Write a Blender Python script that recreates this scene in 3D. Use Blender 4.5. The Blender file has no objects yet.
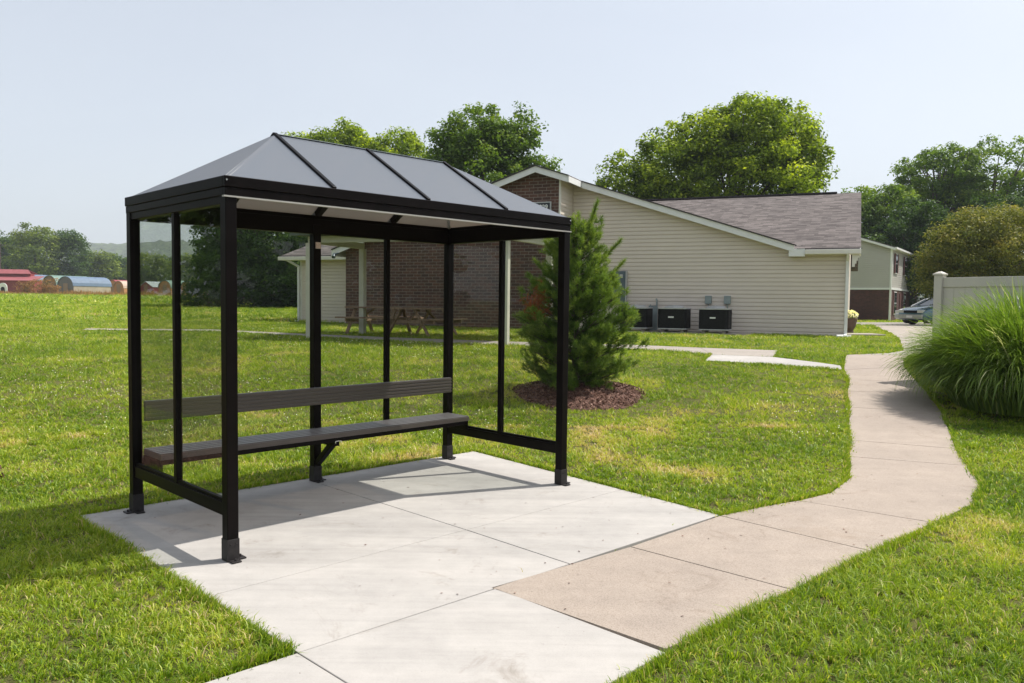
import bpy, math, random
import numpy as np
from mathutils import Vector, Matrix
random.seed(7); RNG=np.random.default_rng(11)
sc=bpy.context.scene; COL=sc.collection
PI=math.pi; R=math.radians

# ------------------------------------------------------------------ basics
def S(a,b,t):
    u=min(1.0,max(0.0,(t-a)/(b-a))); return u*u*(3-2*u)
def T(x,y):
    z=.6*S(8,17.5,y)+.1*S(17,25,y)
    z+=.0105*min(max(0,y-27),135)*S(6,-14,x)-.22*S(30,58,y)*S(-8,12,x)
    return z
def Sv(a,b,t):
    u=np.clip((t-a)/(b-a),0,1); return u*u*(3-2*u)
def Tv(x,y):
    z=.6*Sv(8,17.5,y)+.1*Sv(17,25,y)
    return z+.0105*np.clip(y-27,0,135)*Sv(6,-14,x)-.22*Sv(30,58,y)*Sv(-8,12,x)

def tag(o,label=None,cat=None,group=None,kind=None):
    if label: o['label']=label
    if cat: o['category']=cat
    if group: o['group']=group
    if kind: o['kind']=kind
    return o
def empty(name,loc,rz=0,label=None,cat=None,group=None):
    o=bpy.data.objects.new(name,None); COL.objects.link(o)
    o.location=loc; o.rotation_euler=(0,0,rz); o.empty_display_size=.2
    return tag(o,label,cat,group)

class MB:
    def __init__(s): s.v=[]; s.f=[]; s.m=[]
    def add(s,vs,fs,mi=0):
        b=len(s.v); s.v.extend([tuple(v) for v in vs])
        s.f.extend([tuple(b+i for i in f) for f in fs]); s.m.extend([mi]*len(fs)); return s
    def box(s,x0,x1,y0,y1,z0,z1,mi=0):
        v=[(x0,y0,z0),(x1,y0,z0),(x1,y1,z0),(x0,y1,z0),(x0,y0,z1),(x1,y0,z1),(x1,y1,z1),(x0,y1,z1)]
        return s.add(v,[(0,3,2,1),(4,5,6,7),(0,1,5,4),(1,2,6,5),(2,3,7,6),(3,0,4,7)],mi)
    def hexa(s,bot,top,mi=0):
        return s.add(list(bot)+list(top),[(0,3,2,1),(4,5,6,7),(0,1,5,4),(1,2,6,5),(2,3,7,6),(3,0,4,7)],mi)
    def beam(s,a,b,w,h,up=(0,0,1),mi=0):
        a=Vector(a);b=Vector(b);d=(b-a).normalized();u=Vector(up)
        sd=d.cross(u).normalized(); u=sd.cross(d).normalized()
        P=lambda c,i,j:c+sd*(w/2*i)+u*(h/2*j)
        return s.hexa([P(a,-1,-1),P(a,1,-1),P(b,1,-1),P(b,-1,-1)],[P(a,-1,1),P(a,1,1),P(b,1,1),P(b,-1,1)],mi)
    def prism(s,poly,n,mi=0):
        # poly 3-d points, extrude by vector n
        k=len(poly); n=Vector(n); a=[Vector(p) for p in poly]; b=[p+n for p in a]
        fs=[tuple(range(k)),tuple(range(2*k-1,k-1,-1))]+[(i,i+k,(i+1)%k+k,(i+1)%k) for i in range(k)]
        return s.add(a+b,fs,mi)
    def tube(s,pts,rs,n=8,mi=0,cap=True):
        pts=[Vector(p) for p in pts]
        if not hasattr(rs,'__len__'): rs=[rs]*len(pts)
        b=len(s.v); prev=None
        for i,p in enumerate(pts):
            d=(pts[min(i+1,len(pts)-1)]-pts[max(i-1,0)]).normalized()
            if prev is None: prev=d.orthogonal().normalized()
            x=(prev-d*prev.dot(d)).normalized(); prev=x; y=d.cross(x)
            for k in range(n):
                a=2*PI*k/n; s.v.append(tuple(p+(x*math.cos(a)+y*math.sin(a))*rs[i]))
        for i in range(len(pts)-1):
            for k in range(n):
                s.f.append((b+i*n+k,b+i*n+(k+1)%n,b+(i+1)*n+(k+1)%n,b+(i+1)*n+k)); s.m.append(mi)
        if cap:
            s.f.append(tuple(b+k for k in range(n-1,-1,-1))); s.m.append(mi)
            e=b+(len(pts)-1)*n; s.f.append(tuple(e+k for k in range(n))); s.m.append(mi)
        return s
    def lathe(s,prof,c=(0,0,0),n=16,mi=0):
        b=len(s.v)
        for r,z in prof:
            for k in range(n):
                a=2*PI*k/n; s.v.append((c[0]+r*math.cos(a),c[1]+r*math.sin(a),c[2]+z))
        for i in range(len(prof)-1):
            for k in range(n):
                s.f.append((b+i*n+k,b+i*n+(k+1)%n,b+(i+1)*n+(k+1)%n,b+(i+1)*n+k)); s.m.append(mi)
        return s
    def build(s,name,mats,parent=None,bev=0,smooth=False,uv=None,seg=2):
        me=bpy.data.meshes.new(name); me.from_pydata(s.v,[],s.f)
        if not isinstance(mats,(list,tuple)): mats=[mats]
        for m in mats: me.materials.append(m)
        if len(mats)>1: me.polygons.foreach_set('material_index',s.m)
        if uv is not None:
            U,V=Vector(uv[0]),Vector(uv[1]); l=me.uv_layers.new(name='UVMap')
            for lp in me.loops:
                c=me.vertices[lp.vertex_index].co; l.data[lp.index].uv=(c.dot(U),c.dot(V))
        if smooth: me.shade_smooth()
        me.update()
        o=bpy.data.objects.new(name,me); COL.objects.link(o)
        if parent: o.parent=parent
        if bev:
            m=o.modifiers.new('bevel','BEVEL'); m.width=bev; m.segments=seg; m.limit_method='ANGLE'; m.angle_limit=R(40)
            m.harden_normals=False
        return o

def each(name,mat,parent,boxes,bev=0):
    for b_ in boxes: MB().box(*b_).build(name,mat,parent,bev=bev)
def npmesh(name,verts,loops,sizes,mats,parent=None,col=None,smooth=False):
    """fast mesh: verts (N,3), flat loop indices, per-face sizes"""
    me=bpy.data.meshes.new(name)
    me.vertices.add(len(verts)); me.vertices.foreach_set('co',np.asarray(verts,np.float32).ravel())
    me.loops.add(len(loops)); me.loops.foreach_set('vertex_index',np.asarray(loops,np.int32))
    sizes=np.asarray(sizes,np.int32); st=np.concatenate([[0],np.cumsum(sizes)[:-1]]).astype(np.int32)
    me.polygons.add(len(sizes)); me.polygons.foreach_set('loop_start',st)
    me.update(calc_edges=True)
    for m in (mats if isinstance(mats,(list,tuple)) else [mats]): me.materials.append(m)
    if col is not None:
        a=me.color_attributes.new('tint','FLOAT_COLOR','POINT')
        c=np.ones((len(verts),4),np.float32); c[:,:3]=np.asarray(col,np.float32)
        a.data.foreach_set('color',c.ravel())
    if smooth: me.shade_smooth()
    o=bpy.data.objects.new(name,me); COL.objects.link(o)
    if parent: o.parent=parent
    return o

# ------------------------------------------------------------------ materials
def nmat(name):
    m=bpy.data.materials.new(name); m.use_nodes=True; nt=m.node_tree
    return m,nt,nt.nodes['Principled BSDF'],nt.nodes['Material Output']
def N(nt,t,**k):
    n=nt.nodes.new(t)
    for a,b in k.items():
        if a.startswith('i_'):
            key=a[2:]; n.inputs[int(key) if key.isdigit() else key.replace('_',' ')].default_value=b
        else: setattr(n,a,b)
    return n
def L(nt,a,b): nt.links.new(a,b)
def coords(nt,kind='Object',scale=(1,1,1),uvn=False):
    tc=N(nt,'ShaderNodeTexCoord'); mp=N(nt,'ShaderNodeMapping'); mp.inputs['Scale'].default_value=scale
    L(nt,tc.outputs['UV' if uvn else kind],mp.inputs['Vector']); return mp.outputs[0]
def noise(nt,vec,scale,detail=4,rough=.55,dist=0):
    n=N(nt,'ShaderNodeTexNoise'); n.inputs['Scale'].default_value=scale; n.inputs['Detail'].default_value=detail
    n.inputs['Roughness'].default_value=rough; n.inputs['Distortion'].default_value=dist
    if vec: L(nt,vec,n.inputs['Vector'])
    return n.outputs['Fac']
def ramp(nt,fac,stops,interp='LINEAR'):
    r=N(nt,'ShaderNodeValToRGB'); e=r.color_ramp.elements; r.color_ramp.interpolation=interp
    while len(e)<len(stops): e.new(.5)
    for i,(p,c) in enumerate(stops):
        e[i].position=p; e[i].color=(*c,1) if len(c)==3 else c
    if fac is not None: L(nt,fac,r.inputs[0])
    return r.outputs[0]
def mixc(nt,f,a,b,mode='MIX'):
    m=N(nt,'ShaderNodeMix',data_type='RGBA',blend_type=mode)
    for s,v in ((m.inputs['Factor'],f),(m.inputs[6],a),(m.inputs[7],b)):
        if isinstance(v,(int,float)): s.default_value=v
        elif isinstance(v,tuple): s.default_value=(*v,1) if len(v)==3 else v
        else: L(nt,v,s)
    return m.outputs[2]
def bump(nt,h,strength,dist,p):
    b=N(nt,'ShaderNodeBump'); b.inputs['Strength'].default_value=strength; b.inputs['Distance'].default_value=dist
    L(nt,h,b.inputs['Height']); L(nt,b.outputs[0],p.inputs['Normal']); return b

def plain(name,c,rough=.5,metal=0,var=.12,vs=6,bmp=0,spec=.5,coat=0):
    m,nt,p,o=nmat(name); v=coords(nt)
    f=noise(nt,v,vs,5)
    c2=tuple(x*(1-var) for x in c); c1=tuple(min(1,x*(1+var)) for x in c)
    L(nt,ramp(nt,f,[(.3,c2),(.7,c1)]),p.inputs['Base Color'])
    p.inputs['Roughness'].default_value=rough; p.inputs['Metallic'].default_value=metal
    p.inputs['Specular IOR Level'].default_value=spec; p.inputs['Coat Weight'].default_value=coat
    if bmp: bump(nt,noise(nt,v,vs*12,3),bmp,.004,p)
    return m

M={}
def concrete(name,base,dark,speck,sc_=1.0,fs=95,streak=.6,warm=(.80,.74,.66)):
    m,nt,p,o=nmat(name); v=coords(nt)
    big=noise(nt,v,.8*sc_,5,.6,.3); mid=noise(nt,v,5,6,.7); fine=noise(nt,v,fs,3,.75)
    c=ramp(nt,big,[(.33,dark),(.62,base)])
    c=mixc(nt,.35,c,ramp(nt,mid,[(.3,tuple(x*.74 for x in base)),(.7,tuple(min(1,x*1.10) for x in base))]))
    c=mixc(nt,speck,c,ramp(nt,fine,[(.40,(.36,.30,.25)),(.5,(.9,.86,.8)),(.62,(1,1,1))]),'MULTIPLY')
    for ang,sx_,sy_,w_ in ((-45,.35,3.4,streak),(-43,.8,16,streak*.45)):   # trowel and broom passes along the slab
        mp=N(nt,'ShaderNodeMapping'); mp.inputs['Rotation'].default_value=(0,0,R(ang)); mp.inputs['Scale'].default_value=(sx_,sy_,1)
        L(nt,v,mp.inputs[0]); st=noise(nt,mp.outputs[0],1.0,5,.62,.2)
        c=mixc(nt,w_,c,ramp(nt,st,[(.30,(.74,.735,.73)),(.48,(.95,.945,.94)),(.66,(1.06,1.05,1.04))]),'MULTIPLY')
    sp=noise(nt,v,1.7,9,.78,1.4); c=mixc(nt,1.0,c,ramp(nt,sp,[(.26,(.62,.59,.55)),(.35,(.86,.84,.82)),(.43,(1,1,1))]),'MULTIPLY')
    rs=noise(nt,v,.6,6,.7,.5); c=mixc(nt,.5,c,ramp(nt,rs,[(.60,(1,1,1)),(.72,warm)]),'MULTIPLY')
    sd=noise(nt,v,38,2,.5); c=mixc(nt,.8,c,ramp(nt,sd,[(.20,(.45,.42,.38)),(.245,(1,1,1))]),'MULTIPLY')
    L(nt,c,p.inputs['Base Color']); p.inputs['Roughness'].default_value=.88; p.inputs['Specular IOR Level'].default_value=.25
    bump(nt,fine,.3,.002,p); return m

M['conc']=concrete('pale_concrete',(.455,.432,.405),(.36,.345,.328),.08)
M['tan']=concrete('tan_concrete',(.40,.340,.288),(.335,.285,.245),.42,fs=130,streak=.25)
M['conc2']=concrete('weathered_concrete',(.40,.36,.32),(.33,.30,.27),.35)
M['asph']=concrete('worn_parking_surface',(.36,.33,.30),(.30,.28,.26),.4)
M['black']=plain('bronze_black_frame',(.0050,.0034,.0034),.40,.0,.3,9,.05,.10)
M['blackrub']=plain('scuffed_shoe_metal',(.014,.011,.011),.6,.1,.35,30,.1)
M['seat']=None
M['white']=plain('white_vinyl_trim',(.74,.74,.72),.5,0,.05,3)
M['offwhite']=plain('offwhite_gutter',(.70,.67,.60),.5,0,.06,3)
M['postw']=plain('cream_post_paint',(.60,.58,.48),.55,0,.07,4)
M['fence']=plain('grey_white_vinyl_fence',(.53,.50,.43),.5,0,.05,2)
M['dgrey']=plain('dark_grille',(.006,.006,.007),.7,.0,.3,20,0,.15)
M['grl']=plain('grille_slats',(.022,.022,.023),.5,0,.2,20,0,.3)
M['lgrey']=plain('pale_grey_steel',(.45,.45,.44),.45,.2,.1,8)
M['panel']=plain('slate_blue_meter_paint',(.085,.115,.135),.5,.1,.12,6)
M['galv']=plain('grey_green_conduit_paint',(.25,.29,.28),.55,.2,.12,8)
M['wood']=plain('weathered_picnic_wood',(.27,.175,.115),.8,0,.3,14,.3)
M['soff']=plain('soffit_green_grey',(.10,.12,.10),.7,0,.1,3)
M['rubber']=plain('rubber_tyre',(.02,.02,.02),.8,0,.2,20)
M['glassdark']=plain('dark_window_glass',(.025,.03,.035),.08,0,.1,3,0,.8)
M['chrome']=plain('bright_trim',(.6,.6,.6),.2,.9,.05,3)
M['lamp']=plain('headlamp_lens',(.55,.55,.52),.12,0,.05,3,0,.8)
M['maroon']=plain('dark_red_shutter',(.11,.035,.035),.6,0,.15,5)
M['ridgecap']=plain('ridge_cap_shingle',(.035,.030,.030),.85,0,.25,12)
M['tar']=plain('shingle_edge',(.05,.045,.045),.9,0,.25,12)
M['pvc']=M['white']

def siding_mat(name,c):
    m,nt,p,o=nmat(name); v=coords(nt)
    f=noise(nt,v,.7,4); g=noise(nt,coords(nt,scale=(3,3,40)),1.5,4)
    col=ramp(nt,f,[(.3,tuple(x*.94 for x in c)),(.7,tuple(x*1.04 for x in c))])
    col=mixc(nt,.25,col,ramp(nt,g,[(.3,tuple(x*.85 for x in c)),(.7,tuple(x*1.08 for x in c))]))
    L(nt,col,p.inputs['Base Color']); p.inputs['Roughness'].default_value=.5; p.inputs['Specular IOR Level'].default_value=.3
    return m
M['siding']=siding_mat('beige_vinyl_siding',(.66,.58,.495))
M['siding2']=siding_mat('grey_beige_siding',(.47,.45,.41))

def brick_mat(name,c1,c2,mortar,bw=.215,rh=.075,ms=.008,scale=1):
    m,nt,p,o=nmat(name); uv=coords(nt,uvn=True)
    b=N(nt,'ShaderNodeTexBrick'); L(nt,uv,b.inputs['Vector']); b.inputs['Scale'].default_value=scale
    b.inputs['Brick Width'].default_value=bw; b.inputs['Row Height'].default_value=rh; b.inputs['Mortar Size'].default_value=ms
    b.inputs['Mortar Smooth'].default_value=.15; b.inputs['Bias'].default_value=0
    b.inputs['Color1'].default_value=(*c1,1); b.inputs['Color2'].default_value=(*c2,1); b.inputs['Mortar'].default_value=(*mortar,1)
    f=noise(nt,coords(nt),9,5,.7)
    c=mixc(nt,.5,b.outputs['Color'],ramp(nt,f,[(.3,(.55,.5,.5)),(.7,(1.25,1.2,1.15))]),'MULTIPLY')
    L(nt,c,p.inputs['Base Color']); p.inputs['Roughness'].default_value=.9
    inv=N(nt,'ShaderNodeMath',operation='SUBTRACT'); inv.inputs[0].default_value=1; L(nt,b.outputs['Fac'],inv.inputs[1])
    bump(nt,inv.outputs[0],.8,.008,p); return m
M['brick']=brick_mat('mottled_brown_brick',(.145,.070,.052),(.075,.042,.036),(.235,.195,.165),.30,.104,.010)
M['brick2']=brick_mat('dark_red_brick',(.10,.035,.028),(.055,.022,.02),(.12,.08,.07))

def shingle_mat(name):
    m,nt,p,o=nmat(name); uv=coords(nt,uvn=True)
    cols=[]
    for (w,off) in ((.31,0),(.19,7.3)):
        mp=N(nt,'ShaderNodeMapping'); mp.inputs['Location'].default_value=(off,0,0); L(nt,uv,mp.inputs[0])
        b=N(nt,'ShaderNodeTexBrick'); L(nt,mp.outputs[0],b.inputs['Vector']); b.inputs['Scale'].default_value=1
        b.inputs['Brick Width'].default_value=w; b.inputs['Row Height'].default_value=.145; b.inputs['Mortar Size'].default_value=.0
        b.inputs['Mortar Smooth'].default_value=.3; b.offset=.37
        b.inputs['Color1'].default_value=(.205,.182,.175,1); b.inputs['Color2'].default_value=(.075,.066,.064,1); b.inputs['Mortar'].default_value=(.045,.038,.036,1)
        cols.append(b)
    c=mixc(nt,.25,cols[0].outputs[0],cols[1].outputs[0])
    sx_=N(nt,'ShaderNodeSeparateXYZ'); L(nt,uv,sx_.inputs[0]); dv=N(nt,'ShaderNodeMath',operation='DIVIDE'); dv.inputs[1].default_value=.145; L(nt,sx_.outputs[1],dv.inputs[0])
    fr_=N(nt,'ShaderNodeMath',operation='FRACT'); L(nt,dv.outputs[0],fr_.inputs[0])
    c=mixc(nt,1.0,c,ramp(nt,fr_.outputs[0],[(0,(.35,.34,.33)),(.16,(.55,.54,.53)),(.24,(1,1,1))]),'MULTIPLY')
    f=noise(nt,coords(nt),60,3,.7); g=noise(nt,coords(nt),.6,4)
    c=mixc(nt,.45,c,ramp(nt,f,[(.35,(.6,.57,.56)),(.65,(1.3,1.25,1.2))]),'MULTIPLY')
    c=mixc(nt,.4,c,ramp(nt,g,[(.35,(.85,.84,.84)),(.65,(1.1,1.08,1.06))]),'MULTIPLY')
    L(nt,c,p.inputs['Base Color']); p.inputs['Roughness'].default_value=.95; p.inputs['Specular IOR Level'].default_value=.2
    bump(nt,fr_.outputs[0],.6,.01,p); return m
M['shingle']=shingle_mat('brown_grey_shingles')

# ribbed dark recycled-plastic seat planks
m,nt,p,o=nmat('ribbed_seat_plank'); v=coords(nt,scale=(1.2,30,30)); f=noise(nt,v,3,5,.7)
L(nt,ramp(nt,f,[(.3,(.034,.022,.020)),(.7,(.078,.058,.052))]),p.inputs['Base Color']); p.inputs['Roughness'].default_value=.36; p.inputs['Specular IOR Level'].default_value=.9; p.inputs['Sheen Weight'].default_value=.22; p.inputs['Sheen Roughness'].default_value=.5
M['seat']=m
# tinted clear panels
m,nt,p,o=nmat('smoke_tinted_panel'); nt.nodes.remove(p)
tr=N(nt,'ShaderNodeBsdfTransparent'); tr.inputs[0].default_value=(.87,.885,.865,1)
gl=N(nt,'ShaderNodeBsdfGlossy'); gl.inputs['Roughness'].default_value=.01; gl.inputs[0].default_value=(1,1,1,1)
fr=N(nt,'ShaderNodeFresnel'); fr.inputs[0].default_value=1.5
ge=N(nt,'ShaderNodeNewGeometry'); iv=N(nt,'ShaderNodeMath',operation='SUBTRACT'); iv.inputs[0].default_value=1; L(nt,ge.outputs['Backfacing'],iv.inputs[1])
fh_=N(nt,'ShaderNodeMath',operation='MULTIPLY'); fh_.inputs[1].default_value=.75; L(nt,fr.outputs[0],fh_.inputs[0])
mu_=N(nt,'ShaderNodeMath',operation='MULTIPLY'); L(nt,fh_.outputs[0],mu_.inputs[0]); L(nt,iv.outputs[0],mu_.inputs[1])
mx=N(nt,'ShaderNodeMixShader'); L(nt,mu_.outputs[0],mx.inputs[0]); L(nt,tr.outputs[0],mx.inputs[1]); L(nt,gl.outputs[0],mx.inputs[2]); L(nt,mx.outputs[0],o.inputs[0])
M['pane']=m
# translucent bronze polycarbonate roof
m,nt,p,o=nmat('bronze_polycarbonate_roof')
p.inputs['Base Color'].default_value=(.26,.30,.36,1); p.inputs['Roughness'].default_value=.30; p.inputs['Specular IOR Level'].default_value=.8
tl=N(nt,'ShaderNodeBsdfTranslucent'); tl.inputs[0].default_value=(.42,.37,.31,1)
t2=N(nt,'ShaderNodeBsdfTransparent'); t2.inputs[0].default_value=(.66,.58,.50,1)
m1=N(nt,'ShaderNodeMixShader',i_0=.30); L(nt,p.outputs[0],m1.inputs[1]); L(nt,tl.outputs[0],m1.inputs[2])
m2=N(nt,'ShaderNodeMixShader',i_0=.34); L(nt,m1.outputs[0],m2.inputs[1]); L(nt,t2.outputs[0],m2.inputs[2]); L(nt,m2.outputs[0],o.inputs[0])
M['poly']=m

def leaf_mat(name,stops,trans=.35,nscale=.5,rough=.55,spec=.12,tcol=(1.7,1.75,.6)):
    m,nt,p,o=nmat(name)
    at=N(nt,'ShaderNodeAttribute',attribute_name='tint'); sep=N(nt,'ShaderNodeSeparateColor'); L(nt,at.outputs['Color'],sep.inputs[0])
    nz=noise(nt,coords(nt),nscale,3)
    md=N(nt,'ShaderNodeMath',operation='MULTIPLY_ADD'); L(nt,nz,md.inputs[0]); md.inputs[1].default_value=.7; md.inputs[2].default_value=-.35
    ad=N(nt,'ShaderNodeMath',operation='ADD',use_clamp=True); L(nt,md.outputs[0],ad.inputs[0]); L(nt,sep.outputs[0],ad.inputs[1])
    c=ramp(nt,ad.outputs[0],stops)
    L(nt,c,p.inputs['Base Color']); p.inputs['Roughness'].default_value=rough; p.inputs['Specular IOR Level'].default_value=spec
    tl=N(nt,'ShaderNodeBsdfTranslucent'); L(nt,mixc(nt,1.0,c,tcol,'MULTIPLY'),tl.inputs[0])
    mx=N(nt,'ShaderNodeMixShader',i_0=trans); L(nt,p.outputs[0],mx.inputs[1]); L(nt,tl.outputs[0],mx.inputs[2]); L(nt,mx.outputs[0],o.inputs[0])
    return m
M['leaf']=leaf_mat('broad_green_leaves',[(0,(.045,.085,.014)),(.5,(.13,.21,.028)),(1,(.28,.34,.05))])
M['leafy']=leaf_mat('yellow_green_leaves',[(0,(.06,.10,.014)),(.5,(.21,.28,.028)),(1,(.46,.50,.05))],.45)
M['leafd']=leaf_mat('dark_green_leaves',[(0,(.022,.048,.012)),(.5,(.055,.105,.020)),(1,(.12,.18,.03))],.3)
M['leafo']=leaf_mat('olive_bronze_leaves',[(0,(.07,.095,.020)),(.5,(.20,.205,.045)),(1,(.40,.31,.09))],.3)
M['leaff']=leaf_mat('far_leaves',[(0,(.05,.085,.016)),(.5,(.14,.19,.03)),(1,(.25,.29,.045))],.3)
M['needle']=leaf_mat('pine_needles',[(0,(.035,.070,.018)),(.5,(.135,.215,.042)),(1,(.36,.42,.11))],.28,1.5)
M['rust']=leaf_mat('rusty_dead_needles',[(0,(.20,.045,.025)),(1,(.40,.13,.06))],.3)
M['weed']=leaf_mat('dry_orange_weeds',[(0,(.12,.10,.03)),(.5,(.34,.17,.07)),(1,(.48,.28,.12))],.3)
M['grass']=leaf_mat('lawn_blades',[(0,(.10,.19,.013)),(.35,(.285,.385,.024)),(.62,(.47,.52,.05)),(.8,(.58,.49,.16)),(1,(.66,.50,.30))],.38,.55,.45,.35,(1.25,1.3,.6))
M['misc']=leaf_mat('ornamental_grass_blades',[(0,(.10,.16,.030)),(.5,(.17,.26,.035)),(.85,(.30,.38,.06)),(1,(.55,.52,.36))],.4,.8,.35,.5,(1.3,1.4,.6))
M['petal']=leaf_mat('cream_petals',[(0,(.72,.62,.36)),(.6,(.85,.80,.68)),(1,(.9,.88,.82))],.3)
M['bark']=plain('grey_brown_bark',(.085,.065,.05),.9,0,.35,12,.5)
M['mulch']=plain('brown_bark_mulch',(.12,.060,.042),.95,0,.6,40,.8)

# ground
m,nt,p,o=nmat('lawn_soil_and_thatch'); v=coords(nt)
n1=noise(nt,v,.22,5,.6,.4); n2=noise(nt,v,3.2,6,.7); n3=noise(nt,v,30,3,.7)
c=ramp(nt,n1,[(.28,(.16,.23,.03)),(.5,(.25,.30,.045)),(.66,(.32,.33,.07)),(.78,(.38,.33,.13))])
c=mixc(nt,.45,c,ramp(nt,n2,[(.3,(.14,.22,.03)),(.55,(.24,.31,.045)),(.75,(.42,.37,.15))]))
c=mixc(nt,.5,c,ramp(nt,n3,[(.3,(.5,.55,.4)),(.7,(1.25,1.2,1.1))]),'MULTIPLY')
# mown bands seen across the far field
mp=N(nt,'ShaderNodeMapping'); mp.inputs['Scale'].default_value=(.012,.16,1); mp.inputs['Rotation'].default_value=(0,0,R(6)); L(nt,v,mp.inputs[0])
bn=noise(nt,mp.outputs[0],1,4,.6); c=mixc(nt,.55,c,ramp(nt,bn,[(.35,(.82,.95,.75)),(.62,(1.2,1.08,1.15))]),'MULTIPLY')
# soil showing close up (under the blades)
geo=N(nt,'ShaderNodeSeparateXYZ'); L(nt,v,geo.inputs[0])
mr=N(nt,'ShaderNodeMapRange'); mr.inputs[1].default_value=9; mr.inputs[2].default_value=45; L(nt,geo.outputs[1],mr.inputs[0])
soil=ramp(nt,n2,[(.3,(.075,.085,.022)),(.7,(.15,.13,.055))])
c=mixc(nt,mr.outputs[0],soil,c)
L(nt,c,p.inputs['Base Color']); p.inputs['Roughness'].default_value=.95; p.inputs['Specular IOR Level'].default_value=.1
bump(nt,n3,.9,.05,p); M['ground']=m
m,nt,p,o=nmat('wooded_hillside'); v=coords(nt); n1=noise(nt,v,.03,6,.7); n2=noise(nt,v,.12,5,.75)
c=mixc(nt,.7,ramp(nt,n1,[(.3,(.016,.036,.014)),(.7,(.07,.10,.03))]),ramp(nt,n2,[(.40,(.008,.018,.010)),(.60,(.11,.15,.04))]))
L(nt,c,p.inputs['Base Color']); p.inputs['Roughness'].default_value=1; bump(nt,n2,1,4,p); M['hill']=m

# ------------------------------------------------------------------ camera, world, sun
f_px=801.99; pitch=.0505; roll=.0114; H=1.6216
cam=bpy.data.cameras.new('camera'); co=bpy.data.objects.new('camera',cam); COL.objects.link(co); sc.camera=co
cam.sensor_fit='HORIZONTAL'; cam.sensor_width=36; cam.lens=f_px*36/1024; cam.clip_end=9000; cam.clip_start=.05
co.matrix_world=Matrix.Translation((0,0,H))@Matrix.Rotation(PI/2-pitch,4,'X')@Matrix.Rotation(roll,4,'Z')
SUN=Vector((.931*math.cos(R(57.3)),.364*math.cos(R(57.3)),math.sin(R(57.3)))).normalized()
sl=bpy.data.lights.new('sun','SUN'); so=bpy.data.objects.new('sun',sl); COL.objects.link(so)
sl.energy=3.9; sl.angle=R(.6); sl.color=(1,.955,.89); so.rotation_euler=SUN.to_track_quat('Z','Y').to_euler(); so.location=(20,8,40)
w=bpy.data.worlds.new('World'); sc.world=w; w.use_nodes=True; nt=w.node_tree; bg=nt.nodes['Background']
sky=N(nt,'ShaderNodeTexSky',sky_type='NISHITA',sun_disc=False,sun_elevation=R(57.3),sun_rotation=math.atan2(SUN.x,SUN.y),air_density=1.0,dust_density=3.0,ozone_density=1.0,altitude=200)
hs=N(nt,'ShaderNodeHueSaturation'); hs.inputs['Saturation'].default_value=.55; hs.inputs['Value'].default_value=.95; L(nt,sky.outputs[0],hs.inputs['Color']); evn=N(nt,'ShaderNodeMix',data_type='RGBA'); evn.inputs['Factor'].default_value=.50; evn.inputs[7].default_value=(3.75,4.02,4.40,1); L(nt,evn.outputs[2],bg.inputs[0])
tcs=N(nt,'ShaderNodeTexCoord'); mps=N(nt,'ShaderNodeMapping'); mps.inputs['Scale'].default_value=(1,1,3.2); L(nt,tcs.outputs['Generated'],mps.inputs[0]); ns=noise(nt,mps.outputs[0],1.6,5,.5,.6); L(nt,mixc(nt,1.0,hs.outputs[0],ramp(nt,ns,[(.3,(.95,.96,.98)),(.7,(1.07,1.06,1.04))]),'MULTIPLY'),evn.inputs[6])
bg.inputs[1].default_value=.135
sc.view_settings.view_transform='Standard'; sc.view_settings.look='None'; sc.view_settings.exposure=.60; sc.view_settings.gamma=1
sc.cycles.max_bounces=8; sc.cycles.transparent_max_bounces=16; sc.cycles.volume_bounces=0; sc.cycles.diffuse_bounces=4
sc.cycles.use_denoising=True

# haze
hb=MB().box(-2600,2600,-300,2600,-3,150).build('haze',None)
hb.data.materials.clear()
m=bpy.data.materials.new('hazy_summer_air'); m.use_nodes=True; nt=m.node_tree; nt.nodes.remove(nt.nodes['Principled BSDF'])
pv=N(nt,'ShaderNodeVolumePrincipled'); pv.inputs['Color'].default_value=(.86,.93,1,1); pv.inputs['Density'].default_value=.00034; pv.inputs['Anisotropy'].default_value=.0
L(nt,pv.outputs[0],nt.nodes['Material Output'].inputs['Volume']); hb.data.materials.append(m)
tag(hb,'pale summer haze over the whole place','haze',kind='stuff')

# ------------------------------------------------------------------ ground, hills
def axis(lo,hi,dense_lo,dense_hi,step,g=1.22):
    a=list(np.arange(dense_lo,dense_hi+1e-6,step)); s=step; x=a[-1]
    while x<hi: s*=g; x+=s; a.append(x)
    s=step; x=a[0]; b=[]
    while x>lo: s*=g; x-=s; b.append(x)
    return np.array(b[::-1]+a)
def grid(name,xs,ys,zf,mat):
    X,Y=np.meshgrid(xs,ys); Z=zf(X,Y); v=np.stack([X.ravel(),Y.ravel(),Z.ravel()],1)
    nx,ny=len(xs),len(ys); i=np.arange((nx-1)*(ny-1)); r=i//(nx-1); c=i%(nx-1); a=r*nx+c
    f=np.stack([a,a+1,a+nx+1,a+nx],1)
    return npmesh(name,v,f.ravel(),[4]*len(f),mat,smooth=True)
g=grid('ground',axis(-3000,3000,-26,26,.5),axis(-400,3000,-2,40,.5),lambda X,Y:Tv(X,Y)-.014,M['ground'])
tag(g,kind='structure')
def hillf(X,Y):
    base=76*np.exp(-((X+560)/900)**2)*np.clip((Y-900)/350,0,1)+45*np.exp(-((X-300)/900)**2)*np.clip((Y-900)/350,0,1)
    base*= .92+.10*np.sin(X/150+1)+.05*np.sin(X/47)
    k=np.sin(X/9.+3*np.sin(Y/13.))*np.sin(Y/8.+2*np.sin(X/17.))
    return 1+base+np.where(base>3,3.0*k+RNG.normal(0,1.6,X.shape),0)
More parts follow.
